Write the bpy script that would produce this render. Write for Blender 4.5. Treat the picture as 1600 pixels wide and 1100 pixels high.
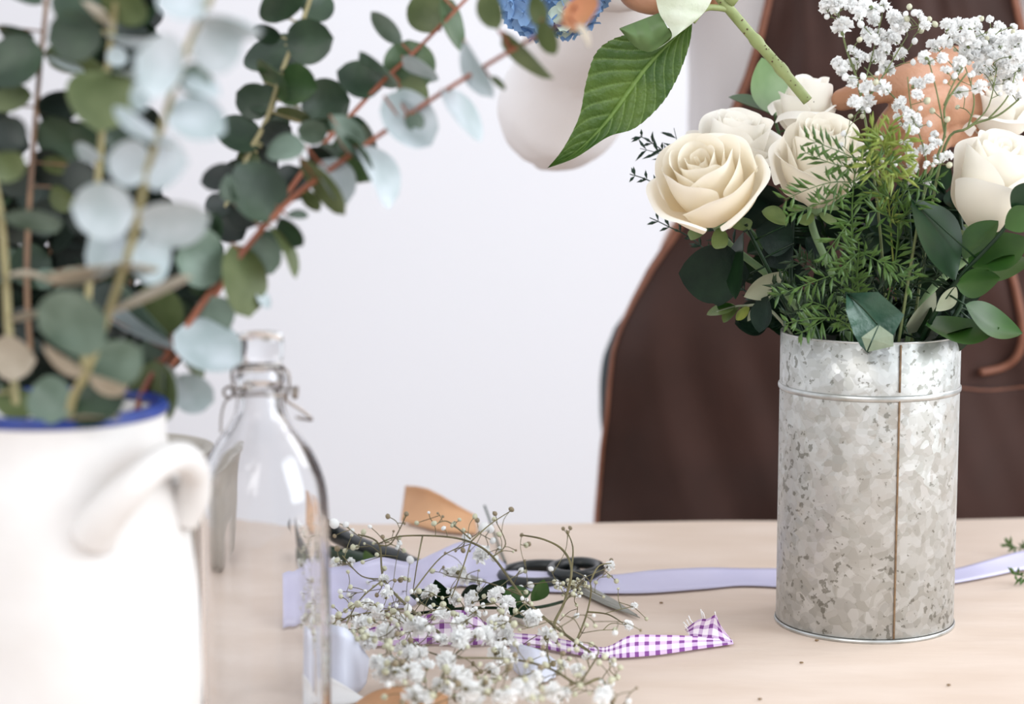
import bpy, bmesh, math, random
from mathutils import Vector, Matrix, noise

for o in list(bpy.data.objects): bpy.data.objects.remove(o)
S = bpy.context.scene
COL = S.collection
PI = math.pi

# ------------------------------------------------------------------ camera, world, lights
TZ = 0.75                    # table top
CAM = Vector((0, 0, TZ + 0.40))
F = 3500.0                   # focal length in pixels of the 1600x1100 frame
PITCH = math.atan(490 / F)
cd = bpy.data.cameras.new('camera'); cam = bpy.data.objects.new('camera', cd); COL.objects.link(cam)
cam.location = CAM; cam.rotation_euler = (PI / 2 - PITCH, 0, 0)
cd.sensor_width = 36; cd.lens = F / 1600 * 36; cd.clip_start = 0.05
cd.dof.use_dof = True; cd.dof.focus_distance = 1.50; cd.dof.aperture_fstop = 4.6
S.camera = cam
S.view_settings.view_transform = 'Standard'; S.view_settings.look = 'None'
S.view_settings.gamma = 1; S.view_settings.use_curve_mapping = False
S.view_settings.exposure = 0.40

w = bpy.data.worlds.new('daylight'); S.world = w; w.use_nodes = True
bg = w.node_tree.nodes['Background']; bg.inputs[0].default_value = (0.90, 0.94, 1.0, 1); bg.inputs[1].default_value = 0.88

def area(name, loc, target, sx, sy, power, color):
    l = bpy.data.lights.new(name, 'AREA'); l.shape = 'RECTANGLE'; l.size = sx; l.size_y = sy
    l.energy = power; l.color = color
    o = bpy.data.objects.new(name, l); COL.objects.link(o); o.location = loc
    o.rotation_euler = (Vector(target) - Vector(loc)).to_track_quat('-Z', 'Y').to_euler()
    return o
area('window_daylight', (2.3, 0.55, 1.75), (0.1, 1.6, 0.9), 1.5, 1.7, 46, (0.88, 0.95, 1.0))
area('front_left_fill', (-1.0, -1.0, 2.3), (0.1, 1.6, 0.9), 1.8, 1.6, 24, (1.0, 0.97, 0.94))  # added warm fill, unseen behind the camera, brightens what faces it
area('wall_fill', (1.9, 2.4, 2.3), (0.4, 3.4, 1.0), 1.2, 1.4, 20, (0.97, 0.97, 1.0))  # added unseen lamp that lifts the right side of the back wall

# ------------------------------------------------------------------ helpers
RT = Vector((1, 0, 0)); FW = Vector((0, math.cos(PITCH), -math.sin(PITCH))); UP = Vector((0, math.sin(PITCH), math.cos(PITCH)))
def ray(px, py): return FW + RT * ((px - 800) / F) + UP * ((550 - py) / F)
def P(px, py, Y):
    d = ray(px, py); return CAM + d * (Y / d.y)
def G(px, py, z=None):
    d = ray(px, py); z = TZ if z is None else z
    return CAM + d * ((z - CAM.z) / d.z)
def mpp(Y): return Y / 0.97 / F        # metres in a pixel at depth Y
def rnd(a, b): return random.uniform(a, b)
def lerp(a, b, t): return a + (b - a) * t

def tag(o, label=None, cat=None, group=None, kind=None):
    if label: o['label'] = label
    if cat: o['category'] = cat
    if group: o['group'] = group
    if kind: o['kind'] = kind
    return o
def empty(name, loc, label=None, cat=None, group=None):
    o = bpy.data.objects.new(name, None); COL.objects.link(o); o.location = loc; o.empty_display_size = 0.02
    return tag(o, label, cat, group)

class MB:
    def __init__(s): s.v = []; s.f = []; s.uv = {}; s.c = []
    def add(s, vs, fs, cs=None):
        k = len(s.v); s.v += [Vector(v) for v in vs]; s.f += [tuple(i + k for i in f) for f in fs]
        s.c += cs if cs else [0.0] * len(vs)
    def tube(s, pts, r, n=6, closed=False, cap=True):
        pts = [Vector(p) for p in pts]; m = len(pts)
        if not hasattr(r, '__len__'): r = [r] * m
        t0 = (pts[1] - pts[0]).normalized(); a = t0.orthogonal().normalized(); vs = []; fs = []
        for i, p in enumerate(pts):
            if closed: t = pts[(i + 1) % m] - pts[i - 1]
            else: t = pts[min(i + 1, m - 1)] - pts[max(i - 1, 0)]
            t.normalize(); a = (a - t * a.dot(t)); a = a.normalized() if a.length > 1e-6 else t.orthogonal().normalized()
            b = t.cross(a)
            for k in range(n):
                q = 2 * PI * k / n; vs.append(p + (a * math.cos(q) + b * math.sin(q)) * r[i])
        for i in range(m if closed else m - 1):
            j = (i + 1) % m
            for k in range(n): fs.append((i * n + k, i * n + (k + 1) % n, j * n + (k + 1) % n, j * n + k))
        if cap and not closed: fs.append(tuple(range(n))[::-1]); fs.append(tuple((m - 1) * n + k for k in range(n)))
        s.add(vs, fs)
    def lathe(s, prof, c, n=48, rf=None, close=False):
        vs = []; fs = []; m = len(prof); c = Vector(c)
        for i, (r, z) in enumerate(prof):
            for k in range(n):
                q = 2 * PI * k / n; rr = r * (rf(q, z) if rf else 1)
                vs.append(c + Vector((rr * math.cos(q), rr * math.sin(q), z)))
        for i in range(m if close else m - 1):
            j = (i + 1) % m
            for k in range(n): fs.append((i * n + k, i * n + (k + 1) % n, j * n + (k + 1) % n, j * n + k))
        s.add(vs, fs)
    def ball(s, c, r, n=8, m=6, sq=(1, 1, 1)):
        vs = []; fs = []; c = Vector(c)
        for i in range(m + 1):
            p = PI * i / m
            for k in range(n):
                q = 2 * PI * k / n
                vs.append(c + Vector((r * sq[0] * math.sin(p) * math.cos(q), r * sq[1] * math.sin(p) * math.sin(q), r * sq[2] * math.cos(p))))
        for i in range(m):
            for k in range(n): fs.append((i * n + k, (i + 1) * n + k, (i + 1) * n + (k + 1) % n, i * n + (k + 1) % n))
        s.add(vs, fs)
    def grid(s, fn, nu, nv, col=None):
        vs = [fn(i / nu, j / nv) for j in range(nv + 1) for i in range(nu + 1)]
        cs = [col(i / nu, j / nv) for j in range(nv + 1) for i in range(nu + 1)] if col else None
        base = len(s.v); fb = len(s.f)
        s.add(vs, [(j * (nu + 1) + i, j * (nu + 1) + i + 1, (j + 1) * (nu + 1) + i + 1, (j + 1) * (nu + 1) + i) for j in range(nv) for i in range(nu)], cs)
        for j in range(nv + 1):
            for i in range(nu + 1): s.uv[base + j * (nu + 1) + i] = (i / nu, j / nv)
    def box(s, c, d):
        x, y, z = c; a, b, e = d[0] / 2, d[1] / 2, d[2] / 2
        s.add([(x + i * a, y + j * b, z + k * e) for i in (-1, 1) for j in (-1, 1) for k in (-1, 1)],
              [(0, 1, 3, 2), (4, 6, 7, 5), (0, 4, 5, 1), (2, 3, 7, 6), (0, 2, 6, 4), (1, 5, 7, 3)])
    def build(s, name, mat, parent=None, smooth=True, origin=None, solid=0, sub=0, fix=True):
        org = Vector(origin) if origin is not None else (Vector(parent.matrix_world.translation) if parent and parent.type == 'EMPTY' else Vector((0, 0, 0)))
        if parent: org = wloc(parent)
        me = bpy.data.meshes.new(name); me.from_pydata([v - org for v in s.v], [], s.f)
        if s.uv:
            ul = me.uv_layers.new(name='UVMap')
            for lp in me.loops: ul.data[lp.index].uv = s.uv.get(lp.vertex_index, (0, 0))
        if any(s.c):
            at = me.attributes.new('tone', 'FLOAT', 'POINT')
            for i, c in enumerate(s.c): at.data[i].value = c
        if fix:
            bm = bmesh.new(); bm.from_mesh(me); bmesh.ops.remove_doubles(bm, verts=bm.verts, dist=1e-6)
            bmesh.ops.recalc_face_normals(bm, faces=bm.faces); bm.to_mesh(me); bm.free()
        if smooth: me.polygons.foreach_set('use_smooth', [True] * len(me.polygons))
        me.materials.append(mat)
        o = bpy.data.objects.new(name, me); COL.objects.link(o)
        if parent: o.parent = parent
        else: o.location = org
        if solid:
            m = o.modifiers.new('thickness', 'SOLIDIFY'); m.thickness = solid; m.offset = 0
        if sub:
            m = o.modifiers.new('smooth', 'SUBSURF'); m.levels = sub; m.render_levels = sub
        return o
def wloc(o):
    v = Vector(o.location)
    while o.parent: o = o.parent; v += Vector(o.location)
    return v
def catmull(pts, n=8):
    pts = [Vector(p) for p in pts]; out = []
    for i in range(len(pts) - 1):
        p0 = pts[max(i - 1, 0)]; p1 = pts[i]; p2 = pts[i + 1]; p3 = pts[min(i + 2, len(pts) - 1)]
        for k in range(n):
            t = k / n
            out.append(0.5 * ((2 * p1) + (p2 - p0) * t + (2 * p0 - 5 * p1 + 4 * p2 - p3) * t * t + (3 * p1 - p0 - 3 * p2 + p3) * t ** 3))
    return out + [pts[-1]]
def blob(name, chains, voxel, smooth_it=6, disp=None):
    """fuse tapering limbs into one continuous surface"""
    b = MB()
    for ch in chains:
        pts = [Vector(c[0]) for c in ch]; rs = [c[1] for c in ch]
        if len(pts) > 1:
            q = [Vector((p.x, p.y, p.z)) for p in pts]
            fine = catmull(q, 6); rr = []
            for i in range(len(rs) - 1):
                for k in range(6): t = k / 6; rr.append(lerp(rs[i], rs[i + 1], t * t * (3 - 2 * t)))
            rr.append(rs[-1]); b.tube(fine, rr, 16)
        b.ball(pts[0], rs[0], 16, 12); b.ball(pts[-1], rs[-1], 16, 12)
        for p, r in zip(pts[1:-1], rs[1:-1]): b.ball(p, r, 16, 12)
    me = bpy.data.meshes.new(name); me.from_pydata(b.v, [], b.f)
    bm = bmesh.new(); bm.from_mesh(me); bmesh.ops.remove_doubles(bm, verts=bm.verts, dist=1e-6); bmesh.ops.recalc_face_normals(bm, faces=bm.faces); bm.to_mesh(me); bm.free()
    o = bpy.data.objects.new(name, me); COL.objects.link(o)
    m = o.modifiers.new('r', 'REMESH'); m.mode = 'VOXEL'; m.voxel_size = voxel
    m = o.modifiers.new('s', 'SMOOTH'); m.factor = 0.5; m.iterations = smooth_it
    dg = bpy.context.evaluated_depsgraph_get(); ev = o.evaluated_get(dg); out = bpy.data.meshes.new_from_object(ev)
    bpy.data.objects.remove(o)
    if disp:
        for v in out.vertices: v.co += disp(v.co, v.normal)
    return out

# ------------------------------------------------------------------ materials
def sc(r, g, b):     # sRGB 0-255 to linear
    f = lambda c: c / 12.92 if c <= 0.04045 else ((c + 0.055) / 1.055) ** 2.4
    return (f(r / 255), f(g / 255), f(b / 255), 1)
def mat(name, col, rough=0.5, metal=0, var=None, scale=60, bump=0, bscale=200, trans=0, spec=0.5, stretch=(1, 1, 1), sheen=0, detail=3, tone=None, coat=0):
    m = bpy.data.materials.new(name); m.use_nodes = True; nt = m.node_tree; N = nt.nodes; L = nt.links
    p = N['Principled BSDF']; p.inputs['Base Color'].default_value = col; p.inputs['Roughness'].default_value = rough
    p.inputs['Metallic'].default_value = metal; p.inputs['Specular IOR Level'].default_value = spec
    p.inputs['Coat Weight'].default_value = coat
    if sheen: p.inputs['Sheen Weight'].default_value = sheen; p.inputs['Sheen Roughness'].default_value = 0.5
    tc = N.new('ShaderNodeTexCoord'); mp = N.new('ShaderNodeMapping'); L.new(tc.outputs['Object'], mp.inputs[0]); mp.inputs['Scale'].default_value = stretch
    out = None
    if var:
        n = N.new('ShaderNodeTexNoise'); n.inputs['Scale'].default_value = scale; n.inputs['Detail'].default_value = detail; L.new(mp.outputs[0], n.inputs['Vector'])
        r = N.new('ShaderNodeValToRGB'); r.color_ramp.elements[0].position = 0.35; r.color_ramp.elements[1].position = 0.68
        r.color_ramp.elements[0].color = col; r.color_ramp.elements[1].color = var
        L.new(n.outputs[0], r.inputs[0]); out = r.outputs[0]
    if tone:
        a = N.new('ShaderNodeAttribute'); a.attribute_name = 'tone'
        mx = N.new('ShaderNodeMix'); mx.data_type = 'RGBA'; L.new(a.outputs['Fac'], mx.inputs[0])
        mx.inputs[7].default_value = tone
        if out: L.new(out, mx.inputs[6])
        else: mx.inputs[6].default_value = col
        out = mx.outputs[2]
    if out: L.new(out, p.inputs['Base Color'])
    if bump:
        n2 = N.new('ShaderNodeTexNoise'); n2.inputs['Scale'].default_value = bscale; n2.inputs['Detail'].default_value = 4; L.new(mp.outputs[0], n2.inputs['Vector'])
        b = N.new('ShaderNodeBump'); b.inputs['Strength'].default_value = bump; b.inputs['Distance'].default_value = 0.002
        L.new(n2.outputs[0], b.inputs['Height']); L.new(b.outputs[0], p.inputs['Normal'])
    if trans:
        t = N.new('ShaderNodeBsdfTranslucent'); mix = N.new('ShaderNodeMixShader'); mix.inputs[0].default_value = trans
        if out: L.new(out, t.inputs[0])
        else: t.inputs[0].default_value = col
        L.new(p.outputs[0], mix.inputs[1]); L.new(t.outputs[0], mix.inputs[2]); L.new(mix.outputs[0], N['Material Output'].inputs[0])
    return m
M = {}
M['wall'] = mat('wall plaster', (0.735, 0.73, 0.76, 1), 0.9, bump=0.1, bscale=60)
M['floor'] = mat('floor boards', sc(150, 120, 95), 0.5, var=sc(120, 92, 70), scale=3, stretch=(1, 8, 1))
M['wood'] = mat('table wood', sc(170, 130, 95), 0.5, var=sc(140, 104, 72), scale=8, stretch=(1, 10, 1))
M['kraft'] = mat('kraft paper', sc(204, 184, 168), 0.6, var=sc(213, 195, 181), scale=9, bump=0.35, bscale=26, spec=0.3, stretch=(1, 3, 1))
M['kraft_orange'] = mat('kraft paper thick', sc(205, 158, 118), 0.7, var=sc(190, 145, 108), scale=20)
M['ceramic'] = mat('white ceramic', sc(216, 213, 211), 0.5, var=sc(206, 201, 197), scale=14, bump=0.9, bscale=28, spec=0.4)
M['blue_glaze'] = mat('cobalt glaze', sc(12, 48, 128), 0.3, var=sc(8, 34, 100), scale=80)
M['grey_pot'] = mat('grey stoneware', sc(168, 160, 150), 0.6, var=sc(150, 144, 134), scale=40)
M['wire'] = mat('bottle wire', sc(150, 140, 132), 0.35, metal=1)
M['gasket'] = mat('gasket rubber', sc(225, 220, 215), 0.5)
M['stem_red'] = mat('eucalyptus red bark', sc(150, 86, 58), 0.5, var=sc(116, 60, 42), scale=60, stretch=(1, 1, .3))
M['stem_tan'] = mat('eucalyptus tan bark', sc(160, 150, 110), 0.5, var=sc(138, 128, 88), scale=60)
M['stem_brown'] = mat('eucalyptus brown bark', sc(128, 98, 70), 0.5, var=sc(96, 70, 52), scale=60)
EU = [mat('eucalyptus leaf deep green', sc(34, 52, 36), 0.45, var=sc(54, 74, 52), scale=45, trans=0.12, bump=.25, bscale=150),
      mat('eucalyptus leaf grey green', sc(74, 92, 76), 0.45, var=sc(112, 130, 116), scale=50, trans=0.12, bump=.25, bscale=150),
      mat('eucalyptus leaf glaucous sky-lit', sc(150, 163, 164), 0.5, var=sc(192, 200, 205), scale=40, trans=0.12, bump=.2, bscale=120),  # waxy bloom, with sky reflection painted into the pale tone
      mat('eucalyptus leaf olive', sc(72, 84, 46), 0.5, var=sc(98, 108, 70), scale=45, trans=0.2, bump=.25, bscale=150),
      mat('eucalyptus leaf tan edge', sc(150, 138, 118), 0.55, var=sc(170, 158, 140), scale=60, trans=0.1),
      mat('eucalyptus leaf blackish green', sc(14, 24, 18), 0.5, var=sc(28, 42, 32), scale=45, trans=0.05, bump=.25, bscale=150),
      mat('eucalyptus leaf orange', sc(190, 128, 92), 0.5, var=sc(165, 120, 82), scale=60, trans=0.3),
      mat('eucalyptus leaf mid green', sc(52, 76, 42), 0.42, var=sc(76, 98, 60), scale=45, trans=0.15, bump=.25, bscale=150)]
M['rose'] = mat('rose petal', sc(250, 247, 240), 0.55, trans=0.3, tone=sc(248, 222, 156), spec=0.25, bump=.12, bscale=90)
M['rose_bud'] = mat('rose petal white', sc(250, 248, 243), 0.5, trans=0.3, tone=sc(246, 228, 186), spec=0.3, bump=.12, bscale=90)
M['sepal'] = mat('rose sepal', sc(110, 128, 72), 0.5, var=sc(84, 104, 56), scale=80, trans=.2)
M['gyp'] = mat('gypsophila petal', (0.90, 0.90, 0.89, 1), 0.6, trans=0.35)
M['gyp_bud'] = mat('gypsophila bud', sc(206, 204, 182), 0.6, var=sc(160, 158, 124), scale=300)
M['gyp_dry'] = mat('gypsophila dry bud', sc(150, 138, 110), 0.6, var=sc(110, 92, 72), scale=300)
M['gyp_stem'] = mat('gypsophila stem', sc(112, 104, 68), 0.55, var=sc(84, 76, 48), scale=100)
M['gyp_green'] = mat('gypsophila green stem', sc(112, 122, 74), 0.55, var=sc(84, 96, 56), scale=100)
M['fern'] = mat('asparagus fern', sc(88, 118, 52), 0.45, var=sc(62, 94, 38), scale=120, trans=0.25)
M['fern_light'] = mat('asparagus fern tip', sc(158, 170, 84), 0.45, var=sc(120, 142, 60), scale=120, trans=0.3)
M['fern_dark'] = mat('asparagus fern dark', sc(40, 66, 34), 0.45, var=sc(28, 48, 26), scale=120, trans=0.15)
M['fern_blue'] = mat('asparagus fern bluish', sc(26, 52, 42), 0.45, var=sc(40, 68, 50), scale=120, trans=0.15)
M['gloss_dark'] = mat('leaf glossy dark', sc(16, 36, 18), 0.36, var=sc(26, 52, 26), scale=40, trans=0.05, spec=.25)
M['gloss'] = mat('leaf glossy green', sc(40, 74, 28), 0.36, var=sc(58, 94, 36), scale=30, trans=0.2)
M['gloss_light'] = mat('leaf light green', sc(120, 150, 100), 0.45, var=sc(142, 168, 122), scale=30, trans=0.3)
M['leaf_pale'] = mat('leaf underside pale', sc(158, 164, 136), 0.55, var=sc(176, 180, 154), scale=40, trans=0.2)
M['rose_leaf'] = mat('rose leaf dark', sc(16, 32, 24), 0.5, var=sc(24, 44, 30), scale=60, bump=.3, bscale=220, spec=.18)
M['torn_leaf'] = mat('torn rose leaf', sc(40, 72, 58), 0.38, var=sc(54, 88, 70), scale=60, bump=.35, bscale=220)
M['hstem'] = mat('hydrangea stem', sc(150, 160, 106), 0.5, var=sc(126, 138, 82), scale=60)
M['speck'] = mat('stem speck', sc(88, 62, 40), 0.6)
M['petal_blue'] = mat('hydrangea petal blue', sc(118, 158, 205), 0.55, var=sc(150, 184, 222), scale=60, trans=0.3)
M['petal_deep'] = mat('hydrangea petal deep blue', sc(84, 116, 160), 0.55, var=sc(110, 146, 188), scale=60, trans=0.25)
M['petal_cream'] = mat('hydrangea petal cream', sc(202, 212, 190), 0.55, var=sc(176, 196, 190), scale=60, trans=0.3)
M['skin'] = mat('skin', sc(164, 116, 86), 0.5, var=sc(178, 130, 100), scale=12, bump=.25, bscale=260)
M['skin'].node_tree.nodes['Principled BSDF'].inputs['Subsurface Weight'].default_value = 0.12
M['skin'].node_tree.nodes['Principled BSDF'].inputs['Subsurface Radius'].default_value = (0.01, 0.004, 0.002)
M['nail'] = mat('nail', sc(222, 170, 148), 0.3)
M['hair'] = mat('hair', sc(40, 28, 22), 0.5)
M['shirt'] = mat('white cotton', sc(226, 222, 222), 0.85, bump=.2, bscale=300, sheen=.1)
M['apron'] = mat('brown apron cloth', sc(50, 31, 25), 0.75, var=sc(64, 40, 33), scale=9, bump=.3, bscale=900, sheen=.1, spec=.25)
M['trim'] = mat('copper brown binding', sc(128, 80, 58), 0.6, var=sc(116, 70, 50), scale=90)
M['trousers'] = mat('dark teal trousers', sc(34, 46, 50), 0.8)
M['satin'] = mat('lilac satin', sc(198, 194, 220), 0.34, var=sc(206, 202, 226), scale=20, trans=.12)
M['satin_white'] = mat('pale satin', sc(222, 224, 238), 0.4, trans=.15)
M['white_paper'] = mat('white paper', sc(232, 230, 230), 0.7)
M['black'] = mat('black rubber grip', sc(28, 32, 32), 0.35)
M['steel'] = mat('blade steel', sc(140, 138, 128), 0.35, metal=.9)
M['crumb'] = mat('dry crumb', sc(120, 96, 66), 0.7)

def glass_mat():
    m = bpy.data.materials.new('clear glass'); m.use_nodes = True; nt = m.node_tree; N = nt.nodes; L = nt.links
    p = N['Principled BSDF']; p.inputs['Base Color'].default_value = (0.95, 0.955, 0.965, 1)
    p.inputs['Transmission Weight'].default_value = 1; p.inputs['Roughness'].default_value = 0.02; p.inputs['IOR'].default_value = 1.45
    tc = N.new('ShaderNodeTexCoord'); n = N.new('ShaderNodeTexNoise'); n.inputs['Scale'].default_value = 22; n.inputs['Detail'].default_value = 1
    mp = N.new('ShaderNodeMapping'); mp.inputs['Scale'].default_value = (1, 1, .35); L.new(tc.outputs['Object'], mp.inputs[0]); L.new(mp.outputs[0], n.inputs['Vector'])
    b = N.new('ShaderNodeBump'); b.inputs['Strength'].default_value = .35; b.inputs['Distance'].default_value = .004
    L.new(n.outputs[0], b.inputs['Height']); L.new(b.outputs[0], p.inputs['Normal'])
    return m
M['glass'] = glass_mat()
def zinc_mat():
    m = bpy.data.materials.new('galvanised zinc'); m.use_nodes = True; nt = m.node_tree; N = nt.nodes; L = nt.links
    p = N['Principled BSDF']; p.inputs['Metallic'].default_value = 0.7
    tc = N.new('ShaderNodeTexCoord')
    def math_(op, a, b=None, c=None):
        n = N.new('ShaderNodeMath'); n.operation = op
        for i, x in enumerate((a, b, c)):
            if x is None: continue
            if isinstance(x, (int, float)): n.inputs[i].default_value = x
            else: L.new(x, n.inputs[i])
        return n.outputs[0]
    nz = N.new('ShaderNodeTexNoise'); nz.inputs['Scale'].default_value = 60; nz.inputs['Detail'].default_value = 2; L.new(tc.outputs['Object'], nz.inputs['Vector'])
    mixv = N.new('ShaderNodeMix'); mixv.data_type = 'RGBA'; mixv.blend_type = 'LINEAR_LIGHT'; mixv.inputs[0].default_value = 0.006
    L.new(tc.outputs['Object'], mixv.inputs[6]); L.new(nz.outputs['Color'], mixv.inputs[7])
    vo = N.new('ShaderNodeTexVoronoi'); vo.inputs['Scale'].default_value = 170; L.new(mixv.outputs[2], vo.inputs['Vector'])
    vb = N.new('ShaderNodeTexVoronoi'); vb.inputs['Scale'].default_value = 165; L.new(mixv.outputs[2], vb.inputs['Vector'])
    sep = N.new('ShaderNodeSeparateColor'); L.new(vo.outputs['Color'], sep.inputs[0])
    sep2 = N.new('ShaderNodeSeparateColor'); L.new(vb.outputs['Color'], sep2.inputs[0])
    # base tone per spangle
    r = N.new('ShaderNodeValToRGB'); e = r.color_ramp.elements
    e[0].position = 0.0; e[0].color = sc(176, 176, 171); e[1].position = 1.0; e[1].color = sc(198, 199, 197)
    L.new(sep.outputs[0], r.inputs[0])
    # dark flecks where few spangles fall
    n2 = N.new('ShaderNodeTexNoise'); n2.inputs['Scale'].default_value = 230; n2.inputs['Detail'].default_value = 3; L.new(tc.outputs['Object'], n2.inputs['Vector'])
    n3 = N.new('ShaderNodeTexNoise'); n3.inputs['Scale'].default_value = 30; n3.inputs['Detail'].default_value = 2; L.new(tc.outputs['Object'], n3.inputs['Vector'])
    fl = math_('ADD', n2.outputs[0], math_('MULTIPLY', n3.outputs[0], 0.5))
    rf = N.new('ShaderNodeValToRGB'); rf.color_ramp.elements[0].position = 0.875; rf.color_ramp.elements[1].position = 0.92; L.new(fl, rf.inputs[0])
    mx = N.new('ShaderNodeMix'); mx.data_type = 'RGBA'; L.new(math_('MULTIPLY', rf.outputs[0], 0.72), mx.inputs[0]); L.new(r.outputs[0], mx.inputs[6]); mx.inputs[7].default_value = sc(112, 110, 100)
    L.new(mx.outputs[2], p.inputs['Base Color'])
    L.new(math_('MULTIPLY_ADD', sep2.outputs[1], 0.12, 0.40), p.inputs['Roughness'])
    # every spangle is tilted a little
    vn = N.new('ShaderNodeVectorMath'); vn.operation = 'SUBTRACT'; L.new(vb.outputs['Color'], vn.inputs[0]); vn.inputs[1].default_value = (.5, .5, .5)
    vs = N.new('ShaderNodeVectorMath'); vs.operation = 'SCALE'; L.new(vn.outputs[0], vs.inputs[0]); vs.inputs['Scale'].default_value = 0.22
    geo = N.new('ShaderNodeNewGeometry'); va = N.new('ShaderNodeVectorMath'); va.operation = 'ADD'; L.new(geo.outputs['Normal'], va.inputs[0]); L.new(vs.outputs[0], va.inputs[1])
    nm = N.new('ShaderNodeVectorMath'); nm.operation = 'NORMALIZE'; L.new(va.outputs[0], nm.inputs[0]); L.new(nm.outputs[0], p.inputs['Normal'])
    return m
M['zinc'] = zinc_mat()
M['zinc_plain'] = mat('zinc bead', sc(196, 197, 195), 0.32, metal=.85, var=sc(170, 170, 165), scale=80)
M['rust'] = mat('seam solder', sc(138, 112, 84), 0.6, metal=.3, var=sc(110, 88, 66), scale=200)
def gingham_mat():
    m = bpy.data.materials.new('purple gingham'); m.use_nodes = True; nt = m.node_tree; N = nt.nodes; L = nt.links
    p = N['Principled BSDF']; p.inputs['Roughness'].default_value = .8
    uv = N.new('ShaderNodeUVMap'); sp = N.new('ShaderNodeSeparateXYZ'); L.new(uv.outputs[0], sp.inputs[0])
    def band(sock, k):
        a = N.new('ShaderNodeMath'); a.operation = 'MULTIPLY'; L.new(sock, a.inputs[0]); a.inputs[1].default_value = k
        f = N.new('ShaderNodeMath'); f.operation = 'FRACT'; L.new(a.outputs[0], f.inputs[0])
        g = N.new('ShaderNodeMath'); g.operation = 'LESS_THAN'; L.new(f.outputs[0], g.inputs[0]); g.inputs[1].default_value = 0.42
        return g.outputs[0]
    s = N.new('ShaderNodeMath'); s.operation = 'ADD'; L.new(band(sp.outputs[0], 34), s.inputs[0]); L.new(band(sp.outputs[1], 2.3), s.inputs[1])
    d = N.new('ShaderNodeMath'); d.operation = 'MULTIPLY'; L.new(s.outputs[0], d.inputs[0]); d.inputs[1].default_value = .5
    r = N.new('ShaderNodeValToRGB'); r.color_ramp.interpolation = 'CONSTANT'; e = r.color_ramp.elements
    e[0].color = sc(236, 226, 232); e[1].position = .8; e[1].color = sc(120, 62, 132); x = e.new(.4); x.color = sc(200, 172, 204)
    L.new(d.outputs[0], r.inputs[0]); L.new(r.outputs[0], p.inputs['Base Color'])
    return m
M['gingham'] = gingham_mat()
# ------------------------------------------------------------------ the room
b = MB(); b.grid(lambda u, v: Vector((lerp(-3, 4, u), 3.4, lerp(0, 3, v))), 2, 2); tag(b.build('wall_back', M['wall'], smooth=False, solid=.1, fix=False), kind='structure')
b = MB(); b.grid(lambda u, v: Vector((lerp(-3, 4, u), lerp(-1.5, 3.4, v), 0)), 2, 2); tag(b.build('floor', M['floor'], smooth=False, fix=False), kind='structure')

# ------------------------------------------------------------------ table and its paper
tb = empty('work_table', (0.15, 1.17, 0), 'wooden work table covered with kraft paper', 'table')
b = MB(); b.box((0.15, 1.17, TZ - .0175), (2.3, 1.32, .031)); b.build('table_top', M['wood'], tb, smooth=False)
for sx in (-1, 1):
    for sy in (-1, 1):
        b = MB(); b.box((0.15 + sx * 1.05, 1.17 + sy * .57, (TZ - .033) / 2), (.06, .06, TZ - .033)); b.build('leg', M['wood'], tb, smooth=False)
def paper_z(x, y):
    back = max(0, (y - 1.70) / .14)
    z = .0012 * (noise.noise(Vector((x * 4, y * 7, 0))) + 1) * .5
    z += back ** 2 * .004 * (noise.noise(Vector((x * 5, 3, 1))) + .6)
    return z
def paper(u, v):
    x = lerp(-.98, 1.28, u); yb = 1.835 + .010 * noise.noise(Vector((x * 3.1, 0, 5))) + .02 * math.exp(-((x + .02) / .35) ** 2) * -1 + .008 * x
    y = lerp(.53, yb, v); return Vector((x, y, TZ + paper_z(x, y)))
b = MB(); b.grid(paper, 220, 160); o = b.build('kraft_paper_sheet', M['kraft'], fix=False)
tag(o, 'large pale brown kraft paper sheet spread over the table', 'paper')
# raised corner of a thicker paper roll at the back
def flap(u, v):
    top = [(634, 766), (650, 767), (668, 771), (690, 782), (715, 797), (742, 812)]
    bot = [(626, 822), (650, 828), (672, 834), (695, 838), (718, 840), (745, 840)]
    k = u * 5; i = min(int(k), 4); t = k - i
    tx, ty = lerp(top[i][0], top[i + 1][0], t), lerp(top[i][1], top[i + 1][1], t)
    bx, by = lerp(bot[i][0], bot[i + 1][0], t), lerp(bot[i][1], bot[i + 1][1], t)
    g = G(bx, by); e = P(tx, ty, g.y + .035)
    p = g.lerp(e, v); p.y += .012 * math.sin(v * PI); p.z += .004; return p
b = MB(); b.grid(flap, 20, 10); tag(b.build('kraft_paper_offcut', M['kraft_orange'], solid=.001), 'small orange brown piece of kraft paper curling up behind the scattered white flowers', 'paper')

# ------------------------------------------------------------------ galvanised can
CC = G(1350, 971); CR = .0608; CH = .2025
can = empty('metal_flower_can', CC, 'tall galvanised metal can holding the white roses', 'vase')
n = 96
b = MB()
b.lathe([(0, .0025), (CR * .97, .0025), (CR, .004), (CR, .165), (CR, CH), (CR - .0010, CH + .0004), (CR - .0014, CH), (CR - .0014, .006), (0, .006)], CC, n)
b.build('body', M['zinc'], can)
b = MB(); b.lathe([(CR + .0012 * math.cos(a), .1655 + .0022 * math.sin(a)) for a in [2 * PI * k / 10 for k in range(10)]], CC, n, close=True); b.build('bead', M['zinc_plain'], can)
b = MB(); b.lathe([(CR - .0006 + .0008 * math.cos(a), CH + .0008 * math.sin(a)) for a in [2 * PI * k / 8 for k in range(8)]], CC, n, close=True); b.build('rim', M['zinc_plain'], can)
b = MB(); b.lathe([(CR + .0003 + .0009 * math.cos(a), .0018 + .0016 * math.sin(a)) for a in [2 * PI * k / 8 for k in range(8)]], CC, n, close=True); b.build('foot_ring', M['zinc_plain'], can)
ang = -PI / 2 + .30 - .13
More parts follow.
